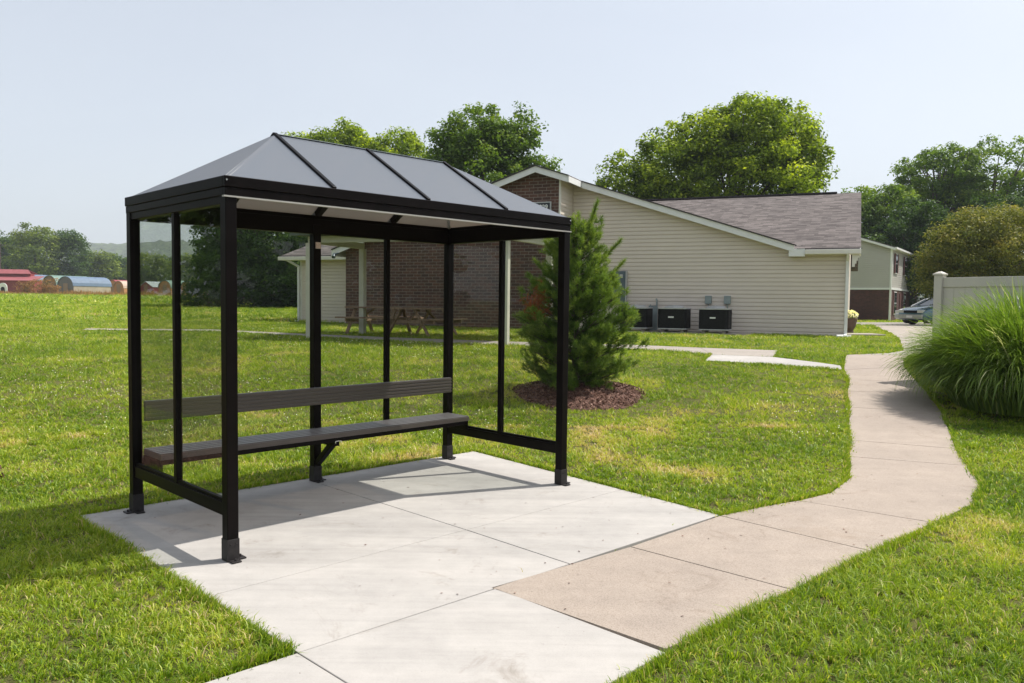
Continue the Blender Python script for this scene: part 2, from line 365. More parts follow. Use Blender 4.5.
g=grid('hills',np.arange(-1300,1300,8.),np.arange(880,1500,9.),hillf,M['hill']); tag(g,kind='structure')

# ------------------------------------------------------------------ paved surfaces
c45,s45=math.cos(.7836),math.sin(.7836); OX,OY=-1.716,4.86
def sh(u,v): return (OX+c45*u-s45*v, OY+s45*u+c45*v)
PAVED=[]
def slab_flat(mb,poly,top=.010,gap=.0035):
    c=Vector((sum(p[0] for p in poly)/len(poly),sum(p[1] for p in poly)/len(poly)))
    q=[]
    for p in poly:
        d=c-Vector(p); q.append(Vector(p)+d.normalized()*gap*1.2)
    mb.prism([(p.x,p.y,-.10) for p in q],(0,0,.10+top))
pad=MB()
er=lambda v:3.345+.105*v   # right edge leans a little
slabs=[[(-.37,-.49),(1.5,-.49),(1.5,1.68),(-.36,1.71)],[(1.5,-.49),(er(-.49),-.49),(er(1.66),1.66),(1.5,1.68)],
       [(-.37,-1.44),(1.48,-1.47),(1.5,-.49),(-.37,-.49)],[(1.48,-1.47),(er(-1.5),-1.5),(er(-.49),-.49),(1.5,-.49)],
       [(-.37,-2.62),(.86,-2.60),(.86,-1.465),(-.37,-1.44)],[(-1.75,-2.62),(-.37,-2.62),(-.37,-1.44),(-1.75,-1.40)],[(-3.2,-2.62),(-1.75,-2.62),(-1.75,-1.40),(-3.2,-1.40)]]
for s_ in slabs: slab_flat(pad,[sh(*q) for q in s_])
PAVED.append([sh(-.36,1.70),sh(er(1.66),1.66),sh(er(-1.5),-1.5),sh(.83,-1.46),sh(.86,-2.61),sh(-3.2,-2.62),sh(-3.2,-1.40),sh(-.37,-1.42)])
tag(pad.build('concrete_pad',M['conc'],bev=.004),kind='structure')

def ribbon(name,Lp,Rp,mat,joints=None,up=.010,nc=5,seg=.35,gap=.006):
    """draped slabs between left and right edge stations; a joint at every station listed"""
    mb=MB(); n=len(Lp)
    jset=set(range(n)) if joints is None else set(joints)
    for i in range(n-1):
        l0,l1,r0,r1=[Vector((*p,0)) for p in (Lp[i],Lp[i+1],Rp[i],Rp[i+1])]
        ln=max((l1-l0).length,(r1-r0).length); k=max(1,int(ln/seg))
        ts=[j/k for j in range(k+1)]
        if i in jset: ts[0]=gap/ln
        if i+1 in jset: ts[-1]=1-gap/ln
        b=len(mb.v)
        for t in ts:
            a=l0.lerp(l1,t); c=r0.lerp(r1,t)
            mb.v.append((a.x,a.y,T(a.x,a.y)-.08))
            for q in range(nc+1):
                p=a.lerp(c,q/nc); mb.v.append((p.x,p.y,T(p.x,p.y)+up))
            mb.v.append((c.x,c.y,T(c.x,c.y)-.08))
        w_=nc+3
        for j in range(len(ts)-1):
            for q in range(w_-1):
                a=b+j*w_+q; mb.f.append((a,a+1,a+w_+1,a+w_)); mb.m.append(0)
        for j in (0,len(ts)-1):
            row=[b+j*w_+q for q in range(w_)]; mb.f.append(tuple(row)); mb.m.append(0)
    PAVED.append(list(Lp)+list(Rp)[::-1])
    o=mb.build(name,mat); tag(o,kind='structure'); return o
MPL=[(-.105,4.43),(.80,5.22),(1.60,6.02),(2.05,6.33),(2.38,6.52),(2.75,6.8),(3.14,7.36),(3.49,8.15),(3.60,8.45),(3.99,9.32),(4.26,10.04),(4.79,11.28),(5.23,12.42),(5.60,13.23),(5.97,14.35),(6.45,15.5),(6.9,16.5)]
MPR=[(.73,3.66),(1.6,4.46),(2.38,5.18),(2.72,5.5),(3.15,5.9),(3.75,6.45),(4.25,7.18),(4.53,7.85),(4.62,8.05),(4.98,8.92),(5.42,9.85),(5.95,11.05),(6.45,12.4),(6.8,13.5),(7.25,14.8),(7.8,15.9),(8.3,16.6)]
ribbon('sidewalk',MPL,MPR,M['tan'],[0,1,2,4,8,9,11,12,14,16])
FL_=[(6.9,16.51),(8.0,17.0),(8.75,17.9),(10.69,22.07),(13.35,28.7),(15.6,34.5),(17.0,37.9)]
FR_=[(8.3,16.61),(9.3,16.9),(10.2,17.9),(12.3,22.0),(15.2,28.7),(18.6,34.5),(20.6,37.9)]
ribbon('sidewalk',FL_,FR_,M['conc2'],[0,2,3,4,5])
CU=[(-12.2,23.0),(-11.05,23.1),(-8.69,23.3),(-6.06,21.87),(-2.87,20.53),(-.29,19.60),(2.96,18.8),(4.26,18.15),(5.86,17.48)]
CL=[(-12.0,22.35),(-10.57,22.35),(-8.22,22.35),(-5.66,20.8),(-2.74,19.3),(-.27,18.35),(2.83,17.35),(4.05,16.3),(5.2,15.98)]
ribbon('walkway',CU,CL,M['conc2'])
BU=[(4.07,16.27),(5.22,15.95),(6.10,14.86)]; BL_=[(3.68,15.27),(4.6,14.95),(5.95,14.37)]
ribbon('walkway',BU,BL_,M['conc'],[0,2])
lot=[(16.5,38.0),(46,38.0),(46,58),(34,58),(29,54),(19,47)]
lb=MB(); lb.prism([(x,y,T(x,y)-.2) for x,y in lot],(0,0,.23)); tag(lb.build('parking_lot',M['asph']),kind='structure')
PAVED.append(lot)
PAVED.append([(-.20,4.42),(-.03,4.24),(1.72,5.98),(1.50,6.04)]); PAVED.append([(-.20,4.42),(-.03,4.52),(.84,3.70),(.66,3.56)])
# small concrete stoop by the building corner
pb=MB(); pb.box(9.5,11.3,24.2,25.2,.5,.74); tag(pb.build('pavement',M['conc2'],bev=.01),kind='structure')

# ------------------------------------------------------------------ numpy point in polygon
def inside(px,py,poly):
    r=np.zeros(len(px),bool); n=len(poly)
    for i in range(n):
        x0,y0=poly[i]; x1,y1=poly[(i+1)%n]
        if y0==y1: continue
        cnd=((y0>py)!=(y1>py)); r^=cnd&(px<(x1-x0)*(py-y0)/(y1-y0)+x0)
    return r
# ------------------------------------------------------------------ building frames
BO=(10.0,24.0,.66); BR_=-R(23)
bc,bs=math.cos(BR_),math.sin(BR_)
def bw(X,Y): return (BO[0]+bc*X-bs*Y, BO[1]+bs*X+bc*Y)
BFOOT=[bw(-20,0),bw(-17,0),bw(-17,-1.3),bw(-8.65,-1.3),bw(-8.65,0),bw(0,0),bw(0,17),bw(-20,17)]
ACPAD=[bw(-8.4,-1.5),bw(-2.6,-1.5),bw(-2.6,-.03),bw(-8.4,-.03)]
MULCH=[(1.02+.95*math.cos(a)*(1+.08*math.sin(3*a)),11.95+1.05*math.sin(a)*(1+.06*math.cos(2*a))) for a in np.linspace(0,2*PI,22,endpoint=False)]
MULCH2=[(-6.0+1.6*math.cos(a),6.5+1.3*math.sin(a)) for a in np.linspace(0,2*PI,18,endpoint=False)]
KEEP=PAVED+[BFOOT,ACPAD,MULCH,MULCH2]

# ------------------------------------------------------------------ lawn
def vnoise(x,y,s,seed):
    r=np.random.default_rng(seed); g_=r.random((64,64))
    a=(x*s)%63; b=(y*s)%63; i=a.astype(int); j=b.astype(int); u=a-i; v=b-j; u=u*u*(3-2*u); v=v*v*(3-2*v)
    return (g_[i,j]*(1-u)*(1-v)+g_[i+1,j]*u*(1-v)+g_[i,j+1]*(1-u)*v+g_[i+1,j+1]*u*v)
def lawn(name,y0,y1,dens,h,w_,nseg,label,bendk=1.0,xpad=2.5,xl=None,xr=None):
    k=.70
    area=0; n=int(dens*((k*2*(y0+y1)/2+2*xpad)*(y1-y0)))
    y=RNG.uniform(y0,y1,int(n*1.4)); x=RNG.uniform(-1,1,len(y))*(k*y1+xpad); ok=np.abs(x)<k*y+xpad; x=x[ok][:n]; y=y[ok][:n]
    # tufts: blades radiate from shared roots
    tk=9; nt_=len(x)//tk; tx=x[:nt_]; ty=y[:nt_]; tr=.010+.0022*(y0+y1)/2
    ta=RNG.uniform(0,2*PI,nt_*tk); td=RNG.random(nt_*tk)**.6
    x=np.repeat(tx,tk)+np.cos(ta)*td*tr; y=np.repeat(ty,tk)+np.sin(ta)*td*tr; th_=np.repeat(RNG.uniform(.5,1.35,nt_),tk); tc_=np.repeat(RNG.normal(0,.10,nt_),tk)
    jx=x+RNG.normal(0,.030,len(x)); jy=y+RNG.normal(0,.030,len(x)); wob=.02+.03*vnoise(x+11,y+11,2.7,55)
    bad=np.zeros(len(x),bool)
    for P in KEEP:
        k1=inside(jx,jy,P)&inside(x,y,P)
        bad|=k1
    cl=vnoise(x+50,y+50,1.6,3)*.55+vnoise(x+50,y+50,5.3,4)*.45
    bad|=np.repeat(RNG.random(nt_),tk)>.50+1.15*cl
    x=x[~bad]; y=y[~bad]; ta=ta[~bad]; td=td[~bad]; th_=th_[~bad]; tc_=tc_[~bad]; n=len(x)
    tall=vnoise(x+90,y+90,.9,5)*.4+vnoise(x+90,y+90,3.1,6)*.6
    hh=h*(.30+1.1*tall)*th_*RNG.uniform(.6,1.3,n)
    ww=w_*RNG.uniform(.6,1.35,n)
    a=RNG.uniform(0,2*PI,n); lean=(.25+.75*td*RNG.uniform(.3,1.3,n)+np.abs(RNG.normal(0,.25,n)))*bendk; la=ta+RNG.normal(0,.5,n)
    z=Tv(x,y)-.013
    dx,dy=np.cos(a)*ww/2,np.sin(a)*ww/2
    lx,ly=np.cos(la)*lean*hh,np.sin(la)*lean*hh
    dry=vnoise(x+130,y+130,.45,8)*.5+vnoise(x+130,y+130,2.2,9)*.5
    grn=vnoise(x+33,y+71,.8,14)
    tint=np.clip(.06+.40*RNG.random(n)+tc_+.22*(grn-.45)+1.8*np.clip(dry-.60,0,1)+ (RNG.random(n)<.06+.35*np.clip(dry-.54,0,1))*.55,0,1)
    vs=[]; 
    if nseg==2:
        P=[(x-dx,y-dy,z),(x+dx,y+dy,z),(x-dx*.8+lx*.35,y-dy*.8+ly*.35,z+hh*.6),(x+dx*.8+lx*.35,y+dy*.8+ly*.35,z+hh*.6),(x+lx,y+ly,z+hh*np.clip(1.05-lean*.35,.5,1))]
        k_=5; base=(np.arange(n)*5)[:,None]; lp=np.concatenate([base+np.array([0,1,3,2]),base+np.array([2,3,4])],1)
        sizes=np.tile([4,3],n)
    else:
        P=[(x-dx,y-dy,z),(x+dx,y+dy,z),(x+lx,y+ly,z+hh)]
        k_=3; base=(np.arange(n)*3)[:,None]; lp=base+np.array([0,1,2]); sizes=np.full(n,3)
    V=np.stack([np.stack(q,1) for q in P],1).reshape(-1,3)
    col=np.repeat(tint,k_)[:,None]*np.ones((1,3))
    o=npmesh(name,V,lp.ravel(),sizes,M['grass'],col=col); tag(o,label,'grass',kind='stuff'); return o
lawn('grass',1.6,6.2,9500,.056,.0056,2,'short mown grass beside the pad close to the viewer')
lawn('grass',6.2,10.5,4200,.055,.0085,2,'mown lawn around and behind the shelter')
lawn('grass',10.5,17,1700,.058,.012,1,'bright lawn between the shelter and the cross path')
lawn('grass',17,30,560,.065,.016,1,'lawn strip in front of the low building')
lawn('grass',30,62,75,.12,.04,1,'open field grass behind the lawn')
lawn('grass',62,150,9,.26,.12,1,'coarse far field grass',xpad=0)
# ragged fringe of blades leaning over the paving edges
def fringe():
    X=[];Y=[];NX=[];NY=[]
    for pi_,P in enumerate(PAVED[:5]):
        A=np.array(P); ar=.5*np.sum(A[:,0]*np.roll(A[:,1],-1)-np.roll(A[:,0],-1)*A[:,1]); sg_=1 if ar>0 else -1
        for i in range(len(P)):
            a0=A[i]; a1=A[(i+1)%len(P)]; d=a1-a0; ln=np.hypot(*d)
            if ln<1e-3: continue
            dist=np.hypot(*((a0+a1)/2)); dens=(1500 if dist<6 else 900 if dist<10 else 420 if dist<17 else 160)
            n=int(ln*dens); 
            if a0[1]<-1 or ln>60: continue
            t=RNG.random(n); nx,ny=d[1]/ln*sg_,-d[0]/ln*sg_
            off=RNG.normal(.038,.014,n)-.014*np.clip(vnoise(np.full(n,7.)+(a0[0]+d[0]*t)*1.0+40,(a0[1]+d[1]*t)+40,1.9,91)-.45,0,1)*3
            x=a0[0]+d[0]*t+nx*off; y=a0[1]+d[1]*t+ny*off
            bad=np.zeros(n,bool)
            for pj,Q in enumerate(PAVED):
                if pj!=pi_: bad|=inside(x+nx*.05,y+ny*.05,Q)|inside(x,y,Q)|inside(x+nx*.1,y+ny*.1,Q)
            X.append(x[~bad]);Y.append(y[~bad]); k=int((~bad).sum()); NX.append(np.full(k,-nx)); NY.append(np.full(k,-ny))
    x=np.concatenate(X);y=np.concatenate(Y);nx=np.concatenate(NX);ny=np.concatenate(NY); n=len(x)
    dd=np.hypot(x,y); w_=np.interp(dd,[3,6,10,20],[.005,.0065,.010,.018]); hh=.046*RNG.uniform(.4,1.4,n)*(.6+.8*vnoise(x+60,y+60,2.3,71))
    a=RNG.uniform(0,2*PI,n); dx,dy=np.cos(a)*w_/2,np.sin(a)*w_/2
    ln=RNG.uniform(.1,.8,n)*hh; la=RNG.normal(0,1.0,n); lx=(nx*np.cos(la)-ny*np.sin(la))*ln; ly=(nx*np.sin(la)+ny*np.cos(la))*ln
    z=Tv(x,y)-.008; tint=np.clip(.05+.42*RNG.random(n)+(RNG.random(n)<.12)*.6,0,1)
    V=np.stack([np.stack(q,1) for q in [(x-dx,y-dy,z),(x+dx,y+dy,z),(x-dx*.8+lx*.35,y-dy*.8+ly*.35,z+hh*.6),(x+dx*.8+lx*.35,y+dy*.8+ly*.35,z+hh*.6),(x+lx,y+ly,z+hh*.95)]],1).reshape(-1,3)
    base=(np.arange(n)*5)[:,None]; lp=np.concatenate([base+np.array([0,1,3,2]),base+np.array([2,3,4])],1)
    o=npmesh('grass',V,lp.ravel(),np.tile([4,3],n),M['grass'],col=np.repeat(tint,5)[:,None]*np.ones((1,3))); tag(o,'ragged lawn edge leaning over the paving','grass',kind='stuff')
fringe()
# tiny white clover heads in the field
def clover():
    n=3200; x=RNG.uniform(-12,9,n); y=RNG.uniform(9,24,n); k=vnoise(x+20,y+20,.5,31)>.55; x,y=x[k],y[k]
    b=np.zeros(len(x),bool)
    for P in KEEP: b|=inside(x,y,P)
    x,y=x[~b],y[~b]; n=len(x); r=.008; z=Tv(x,y)+.045
    V=np.stack([np.stack([x+a*r,y+b_*r,z+c_*r],1) for a,b_,c_ in ((-1,0,0),(0,-1,0),(1,0,0),(0,1,0),(0,0,1.3))],1).reshape(-1,3)
    base=(np.arange(n)*5)[:,None]; lp=np.concatenate([base+np.array(t) for t in ([0,1,4],[1,2,4],[2,3,4],[3,0,4])],1)
    o=npmesh('clover',V,lp.ravel(),np.full(n*4,3),M['petal'],col=np.ones((len(V),3))*.8); tag(o,'tiny white clover heads scattered in the lawn','clover',kind='stuff')
clover()

# ------------------------------------------------------------------ bus shelter
W_,D_,HT=3.05,1.544,2.347
she=empty('bus_shelter',(OX,OY,.012),.7836,'black framed bus shelter with hipped smoked roof and clear panels on the pale concrete pad','bus shelter')
a=.073/2
def post(name,u,v,z0,z1,shoe=True,fl=(1,1)):
    o=MB().box(u-a,u+a,v-a,v+a,z0,z1).build(name,M['black'],she,bev=.004)
    if shoe:
        s_=MB(); b=.080/2; s_.box(u-b,u+b,v-b,v+b,.006,.135)
        s_.box(u-b-.045*(fl[0]<0),u+b+.045*(fl[0]>0),v-b-.0*(fl[1]<0),v+b,0.0,.009)
        s_.box(u-b+.01,u+b-.01,v-b-.05,v-b,0,.009)
        for du in (-.018,.018):
            s_.tube([(u+du,v-b-.006,.105),(u+du,v-b+.002,.105)],.006,6)
        s_.tube([(u+(b+.022)*fl[0],v,.0),(u+(b+.022)*fl[0],v,.024)],.008,6)
        s_.tube([(u,v-b-.028,0),(u,v-b-.028,.022)],.008,6)
        s_.build('shoe',M['blackrub'],o,bev=.002)
    return o
zt=2.25
post('post',0,0,.0,zt,fl=(1,1)); post('post',W_,0,0,zt,fl=(1,1)); post('post',0,D_,0,zt,fl=(-1,1))
pm=post('post',W_/2,D_,0,zt,fl=(1,1)); post('post',W_,D_,0,zt,fl=(1,1))
st=MB().box(W_/2-.020,W_/2+.030,D_-a-.0035,D_-a-.001,2.045,2.10).build('sticker',plain('sticker_print',(.62,.50,.46),.5,0,.25,60),pm); st['label']='small pale printed sticker near the top of the post'
mu=.045/2
def mull(u,v,z0,z1): MB().box(u-mu,u+mu,v-mu,v+mu,z0,z1).build('mullion',M['black'],she,bev=.003)
mull(W_/4,D_,.42,2.17); mull(3*W_/4,D_,.42,2.17)
for u in (0,W_): mull(u,D_/2,.35,2.17)
# lower rails
for u in (0,W_):
    r_=MB(); r_.box(u-.026,u+.026,a,D_-a,.27,.352); r_.box(u-.014,u+.014,a,D_/2-mu,.352,.372); r_.box(u-.014,u+.014,D_/2+mu,D_-a,.352,.372); r_.build('lower_rail',M['black'],she,bev=.003)
r_=MB(); r_.box(a,W_/2-a,D_-.026,D_+.026,.335,.405); r_.box(W_/2+a,W_-a,D_-.026,D_+.026,.335,.405); r_.build('lower_rail',M['black'],she,bev=.003)
# headers
h_=MB(); h_.box(a,W_-a,D_-.030,D_+.030,2.17,2.30); h_.build('header',M['black'],she,bev=.003)
for u in (0,W_): MB().box(u-.030,u+.030,a,D_-a,2.172,2.30).build('header',M['black'],she,bev=.003)
# fascia: two-step gutter
def ringbox(mb,o_,t_,z0,z1,mi=0):
    x0,x1,y0,y1=-a-o_,W_+a+o_,-a-o_,D_+a+o_
    mb.box(x0,x1,y0,y0+t_,z0,z1,mi); mb.box(x0,x1,y1-t_,y1,z0,z1,mi); mb.box(x0,x0+t_,y0+t_,y1-t_,z0,z1,mi); mb.box(x1-t_,x1,y0+t_,y1-t_,z0,z1,mi)
f_=MB(); ringbox(f_,.007,.03,2.272,2.338); fa=f_.build('fascia',M['black'],she,bev=.004)
f_=MB(); ringbox(f_,.002,.03,2.222,2.2705); f_.build('gutter_band',M['black'],fa,bev=.003)
MB().box(-a-.010,W_+a+.010,-a-.006,-a+.022,2.211,2.2205).build('drip_edge',plain('pale_edge',(.40,.385,.36),.5,.1,.1,20),fa)  # thin pale strip along the lower front lip
for (u,v,du) in ((-a-.030,-a-.0085,.035),(W_+a-.012,-a-.0085,0)): MB().tube([(u+du,v-.004,2.312),(u+du,v+.004,2.312)],.006,8).build('rivet',M['chrome'],fa)
# roof panels (hipped)
e=.006; x0,x1,y0,y1=-a-e+.02,W_+a+e-.02,-a-e+.02,D_+a+e-.02; zr=2.803; ze=2.337
RL,RR_=(W_/2-.80,D_/2,zr),(W_/2+.80,D_/2,zr)
def panel(ps): 
    n=(Vector(ps[1])-Vector(ps[0])).cross(Vector(ps[2])-Vector(ps[0])).normalized()
    if n.z<0: n=-n
    MB().prism([Vector(p)-n*.006 for p in ps],n*.006).build('roof_panel',M['poly'],she)
xm=W_/2; xl,xr=W_/2-.80,W_/2+.80
for yy,s_ in ((y0,1),(y1,-1)):
    panel([(x0,yy,ze),(xl,yy,ze),RL]); panel([(xl,yy,ze),(xm,yy,ze),(xm,D_/2,zr),RL])
    panel([(xm,yy,ze),(xr,yy,ze),RR_,(xm,D_/2,zr)]); panel([(xr,yy,ze),(x1,yy,ze),RR_])
panel([(x0,y0,ze),(x0,y1,ze),RL]); panel([(x1,y0,ze),(x1,y1,ze),RR_])
for u in (xl,xm,xr):
    for yy in (y0,y1):
        d=Vector((0,D_/2-yy,zr-ze)); MB().beam((u,yy,ze+.006),(u,D_/2,zr+.006),.030,.020).build('roof_batten',M['black'],she,bev=.003)
        MB().beam((u,yy+(.06 if yy<0.5 else -.06),ze-.03+.035),(u,D_/2,zr-.035),.05,.05).build('rafter',M['black'],she)
MB().beam((xl-.01,D_/2,zr+.003),(xr+.01,D_/2,zr+.003),.03,.006).build('ridge_cap',M['panel'],she,bev=.003)
for (px_,py_) in ((x0,y0),(x0,y1),(x1,y0),(x1,y1)):
    rr=RL if px_<1 else RR_
    MB().beam((px_,py_,ze-.012),(rr[0],rr[1],zr-.016),.028,.014).build('hip_bar',M['lgrey'],she)
# glazing
def pane(x0,x1,y0,y1,z0,z1): MB().box(x0,x1,y0,y1,z0,z1).build('glass_panel',M['pane'],she)
for u in (0,W_):
    pane(u-.003,u+.003,a,D_/2-mu,.372,2.172); pane(u-.003,u+.003,D_/2+mu,D_-a,.372,2.172)
us=[a,W_/4-mu,W_/4+mu,W_/2-a,W_/2+a,3*W_/4-mu,3*W_/4+mu,W_-a]
for k in range(4): pane(us[2*k],us[2*k+1],D_-.003,D_+.003,.405,2.17)
# bench: ribbed seat, backrest, brackets
def ribplank(u0,u1,v0,v1,z0,z1,axis_,n,amp=.004):
    mb=MB()
    if axis_=='v':   # ribs on the top, running along u
        k=(v1-v0)/n
        mb.box(u0,u1,v0,v1,z0,z1-amp)
        for i in range(n): mb.box(u0,u1,v0+i*k+.006,v0+(i+1)*k-.006,z1-amp-.001,z1)
    else:            # ribs on the front face
        k=(z1-z0)/n; mb.box(u0,u1,v0+amp,v1,z0,z1)
        for i in range(n): mb.box(u0,u1,v0,v0+amp+.001,z0+i*k+.005,z0+(i+1)*k-.005)
    return mb
sb=MB(); sv0,sv1=D_-a-.33,D_-a-.005
mb=ribplank(a+.005,W_-a+.0,sv0,sv1,.432,.478,'v',5,.007); bench=mb.build('bench',M['seat'],she,bev=.002)
bench['label']='long ribbed dark bench fixed along the back of the shelter'
MB().box(a+.01,W_-a-.01,sv0+.006,sv0+.028,.395,.431).build('front_channel',M['black'],bench,bev=.002)
MB().box(a+.01,W_-a-.01,sv1-.06,sv1-.012,.35,.431).build('rear_channel',M['black'],bench,bev=.002)
ribplank(a+.005,W_-a+.01,D_-a-.052,D_-a-.012,.685,.835,'z',5,.008).build('backrest',M['seat'],bench,bev=.002)
br=MB(); br.beam((W_/2,D_-a-.005,.17),(W_/2,sv0+.05,.40),.045,.055,(1,0,0)); br.box(W_/2-.03,W_/2+.03,sv0+.03,D_-a-.006,.355,.394); br.build('bracket',M['black'],bench,bev=.002)
for u,s_ in ((a+.012,1),(W_-a-.012,-1)):
    br=MB(); br.box(u-.010,u+.010,sv0+.01,sv1,.335,.43); br.build('bracket',M['black'],bench,bev=.002)
ch=MB(); ch.box(W_/2-.03,W_/2+.03,sv0-.001,sv0+.005,.4,.405); ch.box(W_/2-.03,W_/2-.025,sv0-.001,sv0+.005,.385,.405); ch.box(W_/2+.025,W_/2+.03,sv0-.001,sv0+.005,.385,.405); ch.build('clip',M['chrome'],bench)

# ------------------------------------------------------------------ low building
bld=empty('low_building',BO,BR_,'long single storey building with beige vinyl siding, brick gable and brown shingle roof','building')
PKX=-9.42; HW=7.85; ZE=2.75; ZP=5.33; SL=(ZP-ZE)/HW
def gz(X): return ZP-SL*abs(X-PKX)
COURSE=.127
def siding(name,x0,x1,ztop,Yf,parent,mat,course=COURSE,axis_='X',z0=.0,lip=.032):
    """lapped boards; ztop(X) gives wall top; Yf = plane, boards stick out to -Y"""
    mb=MB(); z=z0
    zmax=max(ztop(x0+(x1-x0)*i/60) for i in range(61))
    while z<zmax-.01:
        z1=min(z+course,zmax)
        # spans where the course fits below the top line
        N_=120; xs=[x0+(x1-x0)*i/N_ for i in range(N_+1)]
        i=0
        while i<=N_:
            if ztop(xs[i])>z+.004:
                j=i
                while j+1<=N_ and ztop(xs[j+1])>z+.004: j+=1
                A,B=xs[i],xs[j]
                def edge(zz,lo,hi,ain):  # refine
                    return lo
                # find x range at z and z1 by bisection
                def bound(zz,side):
                    xin=None
                    c_=[x for x in xs[i:j+1] if ztop(x)>=zz]
                    if not c_: return None
                    e_=c_[0] if side==0 else c_[-1]
                    out=e_-(x1-x0)/N_ if side==0 else e_+(x1-x0)/N_
                    if out<x0-1e-6 or out>x1+1e-6: return e_
                    lo,hi=e_,out
                    for _ in range(18):
                        m_=(lo+hi)/2
                        if ztop(m_)>=zz: lo=m_
                        else: hi=m_
                    return lo
                a0,b0=bound(z,0),bound(z,1); a1,b1=bound(z1,0),bound(z1,1)
                if a1 is None: a1=b1=(a0+b0)/2
                zm=z+.68*(z1-z); am=a0+(a1-a0)*.68; bm2=b0+(b1-b0)*.68
                mb.add([(a0,Yf-lip,z),(b0,Yf-lip,z),(bm2,Yf-lip*.8,zm),(am,Yf-lip*.8,zm),(b1,Yf-.002,z1),(a1,Yf-.002,z1)],[(0,1,2,3),(3,2,4,5)])
                mb.add([(a0,Yf-lip,z),(b0,Yf-lip,z),(b0,Yf-.003,z-.001),(a0,Yf-.003,z-.001)],[(0,3,2,1)])
                i=j+1
            else: i+=1
        z=z1
    return mb
# solid core walls (so the building is closed from any side)
core=MB()
xs=[-20.75,PKX-HW,PKX,PKX+HW,0]; 
fr=[(-19.95,.0,0),(0,.0,0),(0,.0,2.62),(PKX+HW+.1,0,2.62),(PKX,0,ZP-.08),(PKX-HW-.1,0,2.62),(-19.95,0,2.62)]
core.add([(x,y+.0,z) for x,y,z in fr],[tuple(range(7))])
core.add([(0,0,0),(0,16.8,0),(0,16.8,2.62),(0,8.5,5.3),(0,0,2.62)],[(0,1,2,3,4)])
core.add([(-19.95,0,0),(-19.95,16.8,0),(-19.95,16.8,2.62),(-19.95,8.5,5.3),(-19.95,0,2.62)],[(4,3,2,1,0)])
core.add([(0,16.8,0),(-19.95,16.8,0),(-19.95,16.8,2.62),(0,16.8,2.62)],[(0,1,2,3)])
core.build('wall',M['siding'],bld)
def topR(X): 
    return gz(X)-.10 if X<PKX+HW-.45 else 2.62
siding('s',-8.66,-.05,topR,-.002,bld,M['siding']).build('siding',M['siding'],bld)
siding('s',-19.9,-17.01,lambda X:2.62 if X<-17.3 else gz(X)-.1,-.002,bld,M['siding']).build('siding',M['siding'],bld)
each('foundation',M['dgrey'],bld,[(-8.66,-.02,-.022,-.004,-.25,.0),(-19.9,-17.01,-.022,-.004,-.25,0)])
# brick block, projecting 1.5 m
bk=MB(); q=[(-16.95,-1.3,-.3),(-8.68,-1.3,-.3),(-8.68,-1.3,gz(-8.68)-.10),(PKX,-1.3,ZP-.10),(-16.95,-1.3,gz(-16.95)-.10)]
bk.add(q,[(0,1,2,3,4)]); bk.build('brick_wall',M['brick'],bld,uv=((1,0,0),(0,0,1)))
bk=MB(); bk.add([(-16.95,-1.3,-.3),(-16.95,0,-.3),(-16.95,0,gz(-16.95)-.1),(-16.95,-1.3,gz(-16.95)-.1)],[(0,1,2,3)]); bk.build('brick_wall',M['brick'],bld,uv=((0,1,0),(0,0,1)))
# siding return on the block's right side
sr=MB(); z=0
while z<gz(-8.68)-.12:
    z1=min(z+COURSE,gz(-8.68)-.1); sr.add([(-8.68+.016,-1.3,z),(-8.68+.016,0,z),(-8.68+.003,0,z1),(-8.68+.003,-1.3,z1)],[(0,1,2,3)]); sr.add([(-8.68+.016,-1.3,z),(-8.68+.016,0,z),(-8.68,0,z),(-8.68,-1.3,z)],[(0,3,2,1)]); z=z1
sr.build('siding',M['siding'],bld)
each('corner_trim',M['offwhite'],bld,[(-8.71,-8.655,-1.32,-1.25,0,gz(-8.65)-.12),(-.07,.03,-.045,.02,-.02,2.44),(-17.05,-16.95,-.03,-.002,0,2.6),(-19.98,-19.88,-.03,.02,0,2.6)])
# roofs
SM=.309
def mz(Y): return 2.64+SM*(Y+.3)
def roofpoly(pts,zf,name='roof',mat=None,th=.035,uv=None,dz=0):
    mb=MB(); mb.prism([(x,y,zf(x,y)+dz) for x,y in pts],(0,0,-th)); return mb.build(name,mat or M['shingle'],bld,uv=uv)
mzf=lambda x,y:mz(y); gzf=lambda x,y:gz(x)+.03
VY=(ZP+.03-2.64)/SM-.3
EX=PKX+HW+ (0.03)/SL  # where the gable plane meets the eave height
RYG=8.53
roofpoly([(PKX+HW,-.3),(.33,-.3),(.33,RYG),(PKX,RYG),(PKX,VY)],mzf,uv=((1,0,0),(0,1/math.cos(math.atan(SM)),0)))
roofpoly([(PKX-HW,-.3),(PKX,VY),(PKX,RYG),(-20.7,RYG),(-20.7,-.3)],mzf,uv=((1,0,0),(0,1/math.cos(math.atan(SM)),0)))
roofpoly([(-20.7,RYG),(.33,RYG),(.33,17.3),(-19.9,17.3)],lambda x,y:mz(RYG)-SM*(y-RYG),uv=((1,0,0),(0,1.05,0)))
k=1/math.cos(math.atan(SL))
roofpoly([(PKX,-1.65),(-8.30,-1.65),(-8.30,-.35),(PKX+HW,-.35),(PKX,VY)],gzf,uv=((0,1,0),(k,0,0)))
roofpoly([(PKX-HW,-1.65),(PKX,-1.65),(PKX,VY),(PKX-HW,-.3)],gzf,uv=((0,1,0),(k,0,0)))
